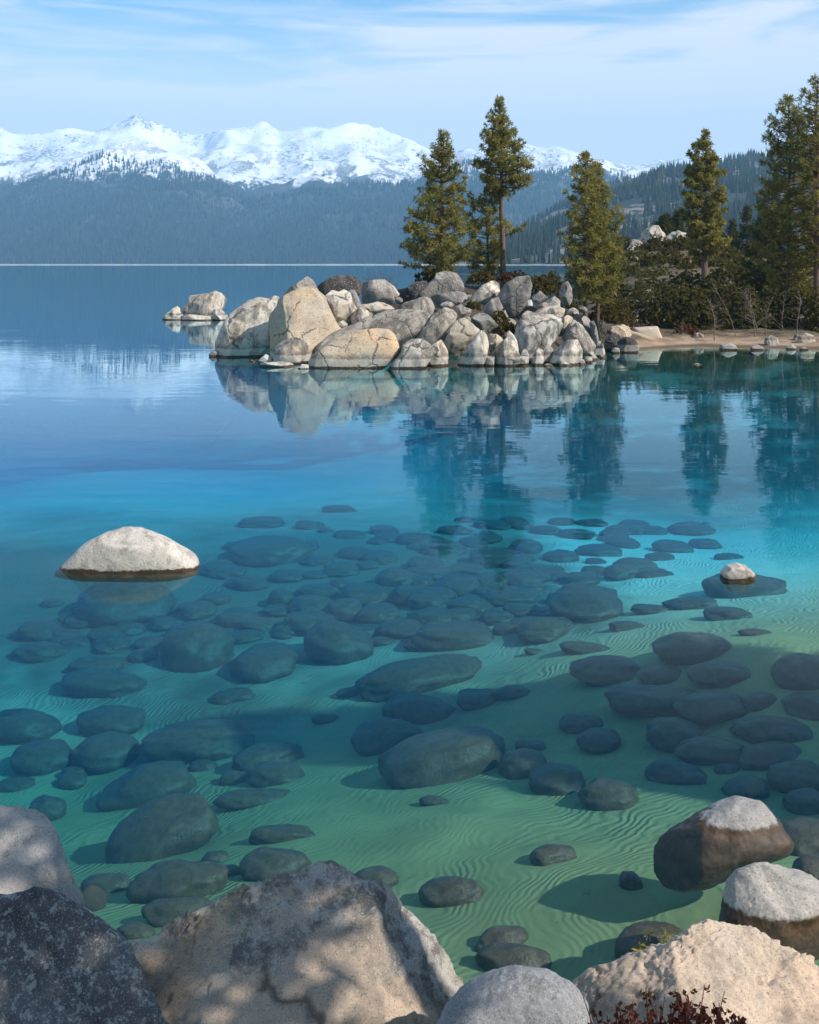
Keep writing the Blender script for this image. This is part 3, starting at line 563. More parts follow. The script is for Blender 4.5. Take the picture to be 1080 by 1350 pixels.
# shoreline stones of the right-hand beach
S_ = 'stones along the right-hand beach'
def S(poly, Y, mat, label, **k): return outline_rock('boulder', poly, Y, M[mat], label, group=S_, seed=len(bpy.data.objects), **k)
S([(812,468),(815,450),(825,444),(836,446),(842,456),(841,468)], 57.5, 'black', 'large dark wet boulder at the left end of the beach', cuts=1)
S([(796,462),(799,446),(808,438),(818,440),(820,455),(816,466)], 58.5, 'black', 'dark angular boulder between the rock island and the beach')
S([(800,446),(806,432),(820,428),(832,432),(838,444),(826,450),(810,450)], 61, 'warm', 'pinkish rubble rock above the dark wet boulder', cuts=6, amp=.1)
S([(783,440),(786,424),(793,420),(800,427),(800,442),(792,447)], 59.5, 'black', 'round dark boulder behind the bare snag')
S([(806,462),(810,458),(816,459),(818,467),(808,468)], 57, 'grey', 'little rounded stone in the shallows left of the beach', cuts=0)
S([(834,432),(866,430),(873,447),(838,449)], 63.5, 'concrete', 'pale flat-faced block at the foot of the sandy trail', cuts=0, pw=.45, T=1.0, smooth=1, amp=.02)
S([(914,446),(915,440),(921,438),(927,441),(927,447),(920,449)], 64, 'pale', 'small pale boulder on the beach left of the leaning white sapling', cuts=1)
S([(948,465),(950,455),(960,452),(970,455),(973,465)], 59, 'grey', 'low wide dark boulder at the waters edge', cuts=1)
S([(988,466),(991,457),(999,454),(1006,458),(1008,466)], 59, 'grey', 'low dark pointed boulder at the waters edge', cuts=2)
S([(1008,452),(1009,446),(1016,442),(1024,445),(1026,452),(1022,458),(1012,458)], 61, 'pale', 'round pale ball shaped boulder on the beach', cuts=0)
S([(1036,464),(1037,456),(1043,453),(1049,457),(1050,464)], 59.5, 'pale', 'small pale boulder between ball boulder and broad boulder', cuts=1)
S([(1051,452),(1053,444),(1062,439),(1072,442),(1075,450),(1070,456),(1056,457)], 61.5, 'warm', 'broad tan boulder at the right edge of the beach', cuts=1)
S([(1053,466),(1055,459),(1060,457),(1065,460),(1065,466)], 59, 'grey', 'small grey stone below the broad tan boulder', cuts=1)
S([(910,484),(913,480),(920,479),(926,481),(927,486)], 50.5, 'white', 'little pale rock barely breaking the water off the beach', cuts=1)
S([(1046,446),(1049,441),(1054,442),(1055,450),(1048,452)], 62.5, 'grey', 'small grey rock tucked left of the broad tan boulder', cuts=1)
# drift logs on the beach
def tube(pts, rad, k=7):
    pts = np.array(pts, float); rad = np.array(rad, float); V = []; 
    for i in range(len(pts)):
        d = pts[min(i + 1, len(pts) - 1)] - pts[max(i - 1, 0)]; d /= np.linalg.norm(d) + 1e-9
        a = np.cross(d, [0, 0, 1.0] if abs(d[2]) < .9 else [1.0, 0, 0]); a /= np.linalg.norm(a); b = np.cross(d, a)
        an = np.linspace(0, 2 * np.pi, k, endpoint=False)
        V.append(pts[i] + rad[i] * (np.outer(np.cos(an), a) + np.outer(np.sin(an), b)))
    V = np.concatenate(V); F = []
    for i in range(len(pts) - 1):
        for j in range(k): F.append((i * k + j, i * k + (j + 1) % k, (i + 1) * k + (j + 1) % k, (i + 1) * k + j))
    return V, np.array(F)
class Acc:
    def __init__(s): s.V = []; s.F = []; s.n = 0; s.A = []
    def add(s, V, F, a=None):
        s.V.append(V); s.F.append(np.asarray(F) + s.n); s.n += len(V)
        if a is not None: s.A.append(a)
    def mesh(s, name, mat, smooth=True): return mesh_np(name, np.concatenate(s.V), np.concatenate(s.F), smooth, mat, np.concatenate(s.A) if s.A else None)

rs_ = np.random.RandomState(5)
for k, (px, py, w, h, Y) in enumerate([(560,488,22,12,49.5),(600,486,16,10,49.4),(641,490,14,12,49.3),(690,488,16,12,49.6),(722,486,18,14,49.8),(745,484,20,12,50),(764,480,18,14,50.6),(776,474,14,10,51.5),(612,470,16,14,51),(660,462,16,14,51.6),(704,452,20,16,52),(715,440,18,14,53),(730,420,18,12,54),(690,440,16,16,52.5),(626,452,14,14,51.6),(580,462,14,14,50.6),(560,424,22,10,53),(590,402,20,10,55.5),(486,420,22,12,54),(500,410,18,8,55.5),(440,436,18,14,53),(452,428,14,10,53.5),(612,410,14,10,55),(672,426,20,12,54),(644,428,16,12,53),(756,412,16,12,55),(770,408,14,10,56),(718,404,20,10,55.6),(697,400,14,12,56),(540,388,18,10,59),(526,396,14,8,58.5),(620,392,14,8,57.5),(795,472,12,8,54),(332,478,14,7,52),(310,478,16,6,53)]):
    poly = [(px + w / 2 * math.cos(a) * rs_.uniform(.75, 1.15), py + h / 2 * math.sin(a) * rs_.uniform(.75, 1.15)) for a in np.linspace(0, 6.28, 8, endpoint=False)]
    outline_rock('boulder', poly, Y, M[['pale', 'pale', 'grey', 'streak'][k % 4]], 'small angular stone wedged among the big boulders of the rock island', group='wedged stones of the rock island', seed=k * 3 + 50, cuts=8, amp=.07, sub=4, T=.9, smooth=1.0)

# pale outcrop on the knoll
O_ = 'pale rocks of the outcrop behind the beach'
oc = [(866,318,42,40,112),(894,318,32,38,113),(843,324,30,24,112),(834,330,16,16,110),(880,338,26,16,108),(858,336,20,16,108),(822,345,16,18,106),(842,352,22,12,104),(868,358,26,14,102),(886,350,20,14,104),(905,352,24,12,106),(920,358,18,10,104),(850,366,18,10,100),(836,362,14,10,100),(950,352,26,12,108),(1010,362,26,14,95),(1030,352,18,12,97),(1060,372,24,14,92)]
ol = ['tall split pale rock crowning the outcrop on the knoll','steep pale rock face right of the crowning split rock','rounded pale rock left of the crowning split rock','small pale rock at the upper left of the outcrop','pale rock below the steep rock face','pale rock in the middle of the outcrop','isolated pale rock beside the slim middle pine','flat pale rock low on the left of the outcrop','broad pale rock low in the middle of the outcrop','pale rock low on the right of the outcrop','pale rock left of the lone pine trunk','small pale rock touching the lone pine trunk','lowest small pale rock above the dark bushes','lowest left pale rock of the outcrop','pale rock right of the lone pine trunk','pale slab seen between the bushes under the tall right pines','small pale rock glimpsed under the right pines','pale rock near the right edge under the tall pines']
for i, ((px, py, w, h, Y), l) in enumerate(zip(oc, ol)):
    rs = np.random.RandomState(i + 40); k = 9
    poly = [(px + w / 2 * math.cos(a) * rs.uniform(.8, 1.1), py + h / 2 * math.sin(a) * rs.uniform(.8, 1.1)) for a in np.linspace(0, 6.28, k, endpoint=False)]
    outline_rock('boulder', poly, Y, M['pale'], l, group=O_, seed=i * 7, cuts=14, amp=.12, sub=5, T=.9, smooth=1.0, pw=.4)

# ---------------------------------------------------------------- submerged boulders
def sunk(px, py, w, h, rot=0, label=None, group=None, mat='sunk', seed=None, lift=0.0):
    s = (py - HZ) / FPX; Ys = np.linspace(5, 60, 900); zz = EYE - s * Ys; g = zb((px - 540) / FPX * Ys, Ys)
    hw = h / FPX * Ys * 0.5; below = zz < g + 0.30 * hw * 1.2 + lift
    Y = Ys[np.argmax(below)] if below.any() else 30.0
    a = w / 2 / FPX * Y; H = h / 2 / FPX * Y; b = a * 0.9
    c = math.sqrt(max(H * H - (s * b) ** 2, 0)); cmin = 0.50 * a
    if c < cmin: c = min(cmin, H * .8); b = math.sqrt(max(H * H - c * c, (.35 * H) ** 2)) / s
    C = at(px, py, Y); seed = len(bpy.data.objects) if seed is None else seed; rs = np.random.RandomState(seed)
    D, F = ico(4 if w > 40 else 3); L = np.sign(D) * np.abs(D) ** rs.uniform(.82, .96) * [a, b, c]
    for k in range(3):
        m = rs.normal(size=3); m[2] = abs(m[2]); m /= np.linalg.norm(m); sp = L @ m; ex = np.maximum(sp - sp.max() * rs.uniform(.77, .95), 0); L = L - np.outer(ex * .8, m)
    L = L * (1 + 0.13 * fbm(D * 1.3 + seed * 2.1, 3) + .015 * fbm(D * 5 + seed, 3))[:, None]
    r = math.radians(rot); L = np.c_[L[:, 0] * math.cos(r) - L[:, 2] * math.sin(r), L[:, 1], L[:, 0] * math.sin(r) + L[:, 2] * math.cos(r)]
    rz = rs.uniform(-.3, .3); L = np.c_[L[:, 0] * math.cos(rz) - L[:, 1] * math.sin(rz), L[:, 0] * math.sin(rz) + L[:, 1] * math.cos(rz), L[:, 2]]
    o = obj('boulder', mesh_np('boulder', L, F, True, M[mat]), loc=C)
    return tag(o, label, 'boulder', group)
U_ = 'boulders lying under water'
named = [
 (580,1006,168,84,13,'largest sunken boulder, creased dark oval in the middle of the rippled sand'),
 (510,972,96,52,5,'olive sunken boulder against the upper left of the large creased oval'),
 (552,936,100,44,0,'dark sunken boulder just above the large creased oval'),
 (553,893,172,50,5,'long low sunken boulder above the middle of the sand, like a bar'),
 (264,980,150,62,0,'wide dark brown sunken boulder left of centre with smooth dome'),
 (195,1040,130,66,12,'olive sunken boulder directly below the wide dark brown dome'),
 (216,1100,160,98,22,'big tilted olive sunken boulder above the dark lichen foreground rock'),
 (236,1166,134,64,8,'green tinted sunken boulder with flat top near the tan slab'),
 (352,1000,92,40,5,'upper of two stacked sunken boulders right of the wide brown dome'),
 (364,1024,76,40,0,'lower of two stacked sunken boulders right of the wide brown dome'),
 (338,1054,110,28,0,'flat pale green sunken boulder under the two stacked ones'),
 (370,1104,92,34,3,'flat dark sunken boulder on sand above the tan slab'),
 (362,1142,90,50,5,'rounded brown sunken boulder touching the top edge of the tan slab'),
 (140,1168,70,40,8,'small green sunken boulder between mottled rock and flat topped boulder'),
 (240,1206,104,48,0,'brown sunken boulder tucked behind the left shoulder of the tan slab'),
 (180,1232,54,32,0,'small brown sunken boulder in the gap between dark rock and tan slab'),
 (495,1161,64,36,0,'dim green sunken boulder beside the peak of the tan slab'),
 (62,1070,46,42,0,'dark sunken boulder just behind the mottled rock'),
 (60,1000,84,50,0,'round brown sunken boulder at the left, below the long left-edge boulder'),
 (140,993,86,56,0,'dark round sunken boulder touching the left end of the wide brown dome'),
 (145,952,98,44,5,'green sunken boulder above the dark round one at left'),
 (30,958,100,46,0,'long green sunken boulder cut off by the left edge'),
 (135,902,112,38,0,'flat brown sunken boulder with shadow at the left above the green one'),
 (130,877,82,24,0,'low pale sunken boulder lying on top of the flat brown one'),
 (52,832,68,30,0,'greenish sunken boulder far left, upper of a pair'),
 (52,860,66,28,0,'greenish sunken boulder far left, lower of a pair'),
 (262,858,90,78,0,'tall square sunken boulder below the white rock'),
 (345,876,96,54,10,'angular sunken slab right of the tall square boulder'),
 (448,852,92,58,-12,'kite shaped sunken boulder pointing down at the sand'),
 (308,919,64,24,5,'small oval sunken boulder alone on the left sand ripples'),
 (355,728,112,42,3,'violet grey sunken boulder right of the white rock, seen faintly'),
 (765,953,58,30,3,'light olive sunken boulder, upper of a pair on the central sand'),
 (790,976,60,34,0,'dark green sunken boulder, lower of a pair on the central sand'),
 (888,968,72,46,0,'domed brown sunken boulder at the edge of the deep shade'),
 (893,1024,80,40,-4,'flat green sunken boulder with shadow right of centre'),
 (803,1051,78,50,-4,'egg shaped dark sunken boulder, rightmost of a row of three'),
 (735,1031,72,48,3,'dark sunken boulder in the middle of a row of three'),
 (690,1011,62,46,6,'brown sunken boulder, leftmost of a row of three beside the creased oval'),
 (730,1131,64,36,0,'lone small dark sunken boulder on clean sand'),
 (595,1179,88,46,4,'dark loaf shaped sunken boulder above the small round grey rock'),
 (665,1240,66,40,0,'green sunken boulder behind the brown one near the round grey rock'),
 (678,1268,98,50,3,'brown sunken boulder rising behind the round grey rock'),
 (858,1247,98,62,0,'green sunken boulder behind the dry twig by the pinkish rock'),
 (985,1042,64,40,8,'green sunken boulder above the dry capped boulder'),
 (1052,1026,76,50,0,'brown cracked sunken boulder at the right edge'),
 (1015,998,94,38,3,'flat sunken boulder above the brown cracked one at the right'),
 (1020,965,94,44,0,'shaded sunken boulder in the deep shade at the right'),
 (1066,1108,96,64,0,'brown sunken boulder right of the dry capped boulder'),
 (1066,1060,66,38,0,'dark sunken boulder between cracked boulder and dry capped boulder'),
 (1072,1150,52,44,0,'dark sunken boulder behind the dry grey rock at right'),
 (940,992,104,40,0,'dim green sunken boulder below the domed brown one'),
 (915,856,104,46,0,'large dim sunken boulder in shade below the rock with its reflection'),
 (950,890,86,36,0,'dim sunken boulder under the large dim one in the shade'),
 (865,924,130,42,0,'wide dark sunken boulder in the deepest part of the shade'),
 (940,932,104,44,0,'dark sunken boulder right of the widest shaded one'),
 (1060,888,84,54,0,'tall sunken boulder cut by the right edge in the shade'),
 (1066,932,64,40,0,'lower shaded sunken boulder cut by the right edge'),
 (800,884,94,40,0,'dim sunken boulder at the left border of the shade'),
 (775,856,74,20,0,'flat sunken boulder along the upper border of the shade'),
 (775,798,104,56,0,'broad domed sunken boulder below the third tree reflection'),
 (632,923,62,30,0,'olive sunken boulder right of the bar shaped one'),
 (675,914,52,22,0,'flat green sunken boulder at the end of the bar shaped one'),
 (910,797,68,22,4,'flat brown sunken boulder left below the tiny capped rock'),
 (960,811,62,22,0,'flat green sunken boulder right below the tiny capped rock'),
 (998,835,48,12,0,'thin flat sunken boulder on the bright right sand'),
 (860,804,56,14,0,'thin sunken boulder on the bright sand left of the tiny capped rock'),
 (600,840,112,38,0,'dark blurred sunken boulder in the middle of the deep blue water'),
 (832,1166,34,32,-40,'small pointed sunken stone in the shadow of the dry capped boulder'),
 (122,1190,36,46,0,'red brown stone standing between mottled rock and water'),
]
for px, py, w, h, rot, l in named:
    sunk(px, py, w, h, rot, l, U_, 'redrock' if l.startswith('red brown') else 'sunk')
GA = 'crowded sunken stones beneath the reflected treetops'
for px, py, w, h in [(570,815,70,30),(730,823,52,20),(828,827,50,16),(690,806,52,20),(620,800,62,28),(675,788,82,28),(645,768,48,26),(690,763,72,24),(605,772,70,30),(567,757,60,24),(540,785,52,28),(575,787,52,26),(615,752,52,18),(585,725,60,22),(550,712,52,20),(652,737,72,28),(695,722,42,22),(740,735,50,20),(790,727,62,20),(765,765,52,22),(790,755,34,14),(820,758,48,28),(860,758,52,20),(837,745,58,20),(885,722,52,20),(835,692,42,14),(910,698,62,20),(930,718,44,16),(760,705,46,16),(810,705,40,14),(860,700,44,14),(720,700,42,14),(640,710,44,16),(600,700,46,14),(680,745,40,18),(730,760,40,18),(655,815,50,24),(530,830,60,30),(780,690,40,12),(870,735,40,14),(960,735,40,12),(700,775,40,18),(740,790,40,20)]:
    sunk(px, py, w, h, 0, 'dim blue-grey stone among the crowd sunken beneath the reflected treetops', GA)
GB = 'sunken stones between the white rock and the sand'
for px, py, w, h in [(345,690,62,20),(447,672,48,12),(408,822,66,34),(455,808,56,38),(520,766,52,34),(480,785,64,34),(420,780,56,20),(258,805,54,26),(310,815,58,26),(215,823,36,20),(370,793,36,32),(412,800,62,32),(330,770,50,20),(380,760,48,20),(450,752,50,20),(470,730,50,18),(500,735,46,18),(300,755,50,20),(285,790,40,18),(500,810,56,30),(170,830,44,20),(110,820,50,20),(150,850,50,24),(190,865,44,22),(100,848,40,18),(420,740,44,16),(505,700,44,14),(460,706,44,14)]:
    sunk(px, py, w, h, 0, 'dim blue-green stone in the sunken field around the white rock', GB)
GC = 'small sunken stones on the near lake bed'
for px, py, w, h in [(463,915,38,18),(572,1057,42,16),(285,1132,36,22),(100,1020,38,20),(300,1150,40,20),(310,1028,44,24),(268,1012,40,20),(650,990,30,16),(20,1035,50,24),(95,1030,40,22),(700,985,40,20),(640,1250,30,20),(430,948,40,14),(1000,925,60,26),(870,890,60,30),(990,960,60,26),(960,1015,40,18)]:
    sunk(px, py, w, h, 0, 'small plain olive stone lying between the larger sunken boulders', GC)

rs_ = np.random.RandomState(91); gap_ = []
for k in range(95):
    py = 685 + 175 * rs_.uniform(0, 1) ** 1.1; px = rs_.uniform(max(20, 420 - (py - 685) * 3.2), 880 - (py - 685) * 1.0); w = rs_.uniform(22, 62) * (.7 + (py - 685) / 350)
    gap_.append(sunk(px, py, w, w * rs_.uniform(.32, .5), rs_.uniform(-6, 6), seed=4000 + k))
ga_ = Acc()                                                          # the smallest stones of the bed, past counting: one mass
for o in gap_:
    me = o.data; V = np.zeros(len(me.vertices) * 3); me.vertices.foreach_get('co', V)
    F = np.zeros(len(me.polygons) * 3, np.int32); me.loops.foreach_get('vertex_index', F)
    ga_.add(V.reshape(-1, 3) + np.array(o.location), F.reshape(-1, 3)); bpy.data.objects.remove(o); bpy.data.meshes.remove(me)
tag(obj('stones', ga_.mesh('stones', M['sunk'])), kind='stuff')
# boulders that break the surface
W_ = 'rocks breaking the surface near the camera'
outline_rock('boulder', [(70,758),(79,748),(95,731),(112,716),(135,703),(160,697),(185,697),(210,705),(235,719),(255,731),(264,742),(262,758),(220,764),(110,764)], 16.9, M['white'], 'white dome shaped rock alone in the blue water at left', T=.62, cuts=0, sub=5, seed=21, pw=.72, hand=[((0,-.55,.83),.86)], amp=.04)
sunk(165,795,130,60,0,'dark sunken boulder carrying the white dome shaped rock',W_)
sunk(985,775,112,40,0,'brown underwater shelf of the tiny capped rock at right', W_)
outline_rock('boulder', [(950,768),(952,754),(960,746),(972,743),(984,746),(993,754),(996,764),(985,769),(960,769)], 16.3, M['white'], 'tiny white cap of rock poking out at right', T=.8, cuts=0, seed=22)
outline_rock('boulder', [(863,1125),(871,1104),(891,1090),(927,1068),(950,1056),(972,1051),(1002,1058),(1022,1076),(1036,1096),(1048,1114),(1038,1130),(1002,1142),(980,1148),(958,1160),(936,1170),(899,1178),(874,1170),(863,1146)], 9.27, M['wetgrey'], 'big sunken boulder whose pale dry cap breaks the surface at right', n='ray', T=.95, cuts=1, sub=6, seed=23, pw=.74, fine=.003, amp=.05)
outline_rock('boulder', [(960,1163),(972,1148),(997,1138),(1030,1138),(1058,1141),(1072,1148),(1084,1160),(1092,1215),(1080,1262),(1020,1285),(968,1268),(950,1215)], 7.95, M['wetgrey'], 'rounded dry grey rock sitting in the water at the right edge', n='ray', T=.75, cuts=2, sub=6, seed=24, pw=.7, hand=[((.05,-.55,.83),.72)], fine=.004)

# ---------------------------------------------------------------- foreground rocks
F_ = 'foreground shore rocks'
def FR(poly, Y, mat, label, **k):
    o = outline_rock('rock', poly, Y, M[mat], label, cat='rock', n='ray', sub=7, **k); o['group'] = F_; return o
FR([(-60,1080),(-30,1064),(0,1062),(15,1061),(40,1068),(60,1081),(75,1104),(85,1130),(97,1160),(110,1187),(118,1290),(50,1400),(-70,1400),(-110,1200)], 6.3, 'fmottle', 'smooth pale mottled rock at the left edge dappled with light', T=.8, cuts=1, seed=31, fine=.004, hand=[((-.1,-.5,.86),.85)])
FR([(-60,1190),(0,1183),(20,1182),(50,1179),(72,1184),(110,1205),(140,1225),(160,1245),(185,1290),(205,1330),(222,1362),(235,1480),(100,1560),(-90,1520)], 4.9, 'fdark', 'dark lichen covered rock in the bottom left corner', T=.8, cuts=2, seed=32, fine=.006)
FR([(120,1262),(160,1242),(200,1240),(213,1222),(249,1202),(307,1178),(347,1162),(395,1148),(435,1141),(452,1148),(480,1168),(502,1170),(517,1177),(547,1203),(582,1243),(632,1294),(650,1420),(560,1560),(300,1590),(120,1500),(90,1360)], 5.2, 'ftan', 'large tan and grey slab with a ridge in the bottom centre', T=.5, cuts=0, seed=33, fine=.006, ledge=.024, amp=.022, smooth=1.6,
   hand=[((-.08,-.62,.78),.50),((.80,-.28,.52),.64),((-.45,-.6,.66),.62),((0,-.92,.38),.55)])
FR([(578,1352),(590,1325),(610,1302),(640,1285),(680,1276),(720,1280),(750,1298),(770,1322),(780,1352),(770,1450),(690,1490),(600,1450)], 4.75, 'fgrey', 'small round grey rock at the bottom centre', T=.9, cuts=0, seed=34, fine=.003, amp=.03)
FR([(748,1312),(780,1288),(820,1275),(860,1252),(900,1240),(940,1232),(968,1229),(1000,1239),(1040,1255),(1085,1280),(1140,1315),(1180,1450),(1000,1580),(800,1560),(735,1420)], 5.0, 'fpink', 'pinkish tan rock with crumbly crest in the bottom right corner', T=.6, cuts=0, seed=35, ledge=.022, fine=.008, amp=.05, smooth=1.6, hand=[((.1,-.62,.78),.55),((-.5,-.5,.7),.72)])
outline_rock('rock', [(975,1236),(982,1229),(995,1228),(1004,1234),(1000,1242),(982,1243)], 5.6, M['white'], 'small whitish stone peeking out behind the pinkish crest', cat='rock', n='ray', seed=36, cuts=0, group=F_)
# ---------------------------------------------------------------- trees and shrubs
def tufts(cent, dirs, rs, K, L, Wd, spread=0.9):
    """needle sprays: K narrow blades fanning out of every centre"""
    n = len(cent); c = np.repeat(cent, K, 0); d = np.repeat(dirs, K, 0)
    v = rs.normal(size=(n * K, 3)); v /= np.linalg.norm(v, axis=1)[:, None]
    v = v * spread + d * 0.55 + [0, 0, .22]; v /= np.linalg.norm(v, axis=1)[:, None]
    s = np.cross(v, rs.normal(size=(n * K, 3))); s /= np.linalg.norm(s, axis=1)[:, None]
    ln = L * rs.uniform(.6, 1.15, (n * K, 1)); w = Wd * rs.uniform(.7, 1.3, (n * K, 1))
    V = np.stack([c - s * w * .35, c + v * ln * .55 - s * w, c + v * ln, c + v * ln * .55 + s * w], 1).reshape(-1, 3)
    F = np.arange(len(V)).reshape(-1, 4); return V, F
T_ = 'pines along the far shore'
def pine(px, ybase, ytop, Y, prof, label, seed, K=14, L=.28, Wd=.023, dens=0.6, lean=0.0, trunk_r=.17, whorls=34, mat='needles', group=T_, bare=(), droop=.1, xbase=None):
    rs = np.random.RandomState(seed); base = at(px if xbase is None else xbase, ybase, Y); top = at(px, ytop, Y); H = top[2] - base[2]
    g = zb1(base[0], Y); root = bpy.data.objects.new('pine_tree', None); COL.objects.link(root); root.location = (base[0], Y, min(g, base[2]))
    z0 = min(g, base[2]) - .2
    tag(root, label, 'pine tree', group)
    off = np.array([base[0], Y, min(g, base[2])])
    zs = np.linspace(z0, top[2] - .1, 22); tx = base[0] + (top[0] - base[0]) * ((zs - z0) / (top[2] - z0)) + .06 * np.sin(zs * 1.3 + seed) * ((zs - z0) / H)
    tr = trunk_r * (1 - (zs - z0) / (top[2] - z0)) ** .8 + .018
    wood = Acc(); V, F = tube(np.c_[tx, tx * 0 + Y, zs] - off, tr, 9); wood.add(V, F)
    # profile: list of (pixel row, left reach px, right reach px)
    pr = np.array(prof, float); ztop = top[2]
    rows = np.array([EYE - (r - HZ) / FPX * Y for r in pr[:, 0]]); lf = pr[:, 1] / FPX * Y; rt = pr[:, 2] / FPX * Y
    o = np.argsort(rows); rows, lf, rt = rows[o], lf[o], rt[o]
    cen, dr, tint = [], [], []
    zc = np.linspace(rows[0], rows[-1], whorls); zc = zc + rs.normal(0, .3 * (zc[1] - zc[0]), whorls)
    for z in zc:
        f = (rows[-1] - z) / (rows[-1] - rows[0] + 1e-6)
        nb = rs.randint(4, 7) if f > .12 else 4; a0 = rs.uniform(0, 6.28)
        for k in range(nb):
            a = a0 + k * 6.28 / nb + rs.normal(0, .3)
            reach = np.interp(z, rows, rt if math.cos(a) > 0 else lf); reach = max(reach, .12)
            if abs(math.cos(a)) < .5: reach = (np.interp(z, rows, lf) + np.interp(z, rows, rt)) / 2
            Lb = reach * rs.choice([.45, .75, .95, 1.1, 1.3], p=[.2, .25, .25, .18, .12])
            d = np.array([math.cos(a), math.sin(a), 0.0]); rise = (.35 * (1 - f) - droop * f) + rs.normal(0, .08)
            x0 = np.interp(z, zs, tx); s = np.linspace(0, 1, 6)
            pts = np.array([x0, Y, z]) + np.outer(s * Lb, d) + np.outer(Lb * (rise * s + .22 * s ** 3), [0, 0, 1.0])
            V, F = tube(pts - off, (.035 + .02 * f) * (1 - .8 * s) * (trunk_r / .17) ** .5, 4); wood.add(V, F)
            m = max(2, int(Lb * 7.5 * dens))
            ss = rs.uniform(.30 if Lb > .8 else .1, 1.0, m) ** .75; ss[0] = 1.0
            c = np.stack([np.interp(ss, s, pts[:, q]) for q in range(3)], 1)
            side = np.array([-d[1], d[0], 0]); lat = rs.normal(0, .17 * Lb ** .7, m) * (1.15 - ss * .7)
            c = c + np.outer(lat, side) + np.c_[0 * lat, 0 * lat, rs.normal(.05, .07, m)]
            cen.append(c); dr.append(np.repeat(d[None], m, 0) * .7 + np.outer(np.sign(lat) * .5, side)); tint.append(np.clip(rs.normal(.45, .10) + rs.normal(0, .18, m), 0, 1))
    cen, dr, tint = np.concatenate(cen), np.concatenate(dr), np.concatenate(tint)
    obj('trunk', wood.mesh('trunk', M['bark']), root)
    V, F = tufts(cen - off, dr, rs, K, L, Wd)
    obj('crown', mesh_np('crown', V, F, False, M[mat], np.repeat(np.clip(np.repeat(tint, K) + rs.normal(0, .08, len(tint) * K), 0, 1), 4)), root)
    return root
pine(583,372,178,64,[(178,3,3),(195,10,10),(215,22,16),(235,25,20),(260,30,28),(290,40,34),(315,48,34),(335,52,36),(352,40,34),(362,26,22)], 'bushy pine with branches almost to the rocks, leftmost on the island', 201, whorls=36, dens=1.15, trunk_r=.16)
pine(659,372,133,66,[(133,2,2),(150,9,7),(170,18,14),(195,24,24),(215,32,32),(232,34,46),(248,36,32),(256,20,16)], 'tallest island pine with long bare trunk below the crown', 202, whorls=26, dens=1.35, xbase=664, trunk_r=.17)
pine(643,374,266,66.6,[(266,12,16),(280,30,18),(300,26,16),(312,24,44),(325,26,18),(345,30,20),(362,24,20)], 'short dark pine growing against the bare trunk of the tallest one', 203, whorls=18, dens=1.1, trunk_r=.09)
pine(772,416,205,62,[(205,4,3),(225,12,10),(250,20,14),(275,24,20),(310,24,24),(340,26,34),(370,28,38),(392,22,34)], 'slim middle pine at the right end of the island, left stem of a pair', 204, whorls=38, dens=.95, trunk_r=.12)
pine(788,412,217,62.8,[(217,3,3),(240,10,8),(270,14,16),(300,16,26),(330,18,30),(365,20,30),(398,20,26)], 'slimmer pine close behind the slim middle pine', 205, whorls=32, dens=.95, trunk_r=.10)
pine(931,364,177,85,[(177,3,3),(200,12,8),(225,20,16),(250,26,22),(270,30,26),(295,24,30),(318,28,28),(335,18,20)], 'lone golden green pine standing behind the bushes of the beach', 206, whorls=30, dens=1.2, trunk_r=.24, L=.36, Wd=.04, xbase=929)
pine(1041,432,128,70,[(128,3,3),(150,16,10),(175,26,20),(200,32,28),(225,36,30),(260,38,36),(290,44,38),(330,42,40),(365,34,36),(385,20,20)], 'broad dense pine in the tall clump at the right', 207, whorls=44, dens=1.0, trunk_r=.17)
pine(1077,420,104,68,[(104,4,4),(125,16,14),(150,22,20),(180,28,26),(220,30,34),(260,30,36),(290,26,36),(330,22,34),(350,14,20)], 'tallest pine at the right edge with dark straight trunk', 208, whorls=42, dens=.85, trunk_r=.20)
pine(1112,420,140,72,[(140,4,4),(180,24,24),(230,36,36),(290,40,40),(350,40,40),(400,30,30)], 'pine half cut off by the right edge', 209, whorls=36, dens=1.0, trunk_r=.2)
pine(1018,428,245,74,[(245,4,4),(270,14,12),(300,22,20),(330,26,24),(360,30,26),(400,26,24)], 'small dark pine in front left of the tall right clump', 210, whorls=24, dens=.95, trunk_r=.1, mat='needles_far')
D_ = 'pines behind the beach'
for i, (px, yb, yt, Y, w, l) in enumerate([(985,352,276,150,16,'distant grey green pine right of the lone golden pine'),(966,352,294,150,14,'distant pine just right of the lone golden pine'),(1003,352,288,140,15,'distant pine left of the small dark pine'),(877,318,287,122,12,'small tan green pine on top of the outcrop'),(893,322,284,124,11,'small green pine touching the lone golden pine on the outcrop'),(912,350,300,135,14,'dull pine hidden left of the lone golden pine'),(950,352,308,160,12,'short distant pine under the lone golden pine'),(812,340,318,120,9,'little bushy pine left of the outcrop')]):
    h = yb - yt; pine(px, yb, yt, Y, [(yt, 1.5, 1.5), (yt + h * .3, w * .45, w * .45), (yt + h * .65, w * .8, w * .8), (yb - h * .1, w, w)], l, 230 + i, whorls=16, dens=.6, K=10, L=.6, Wd=.07, mat='needles_far', group=D_, trunk_r=.18)

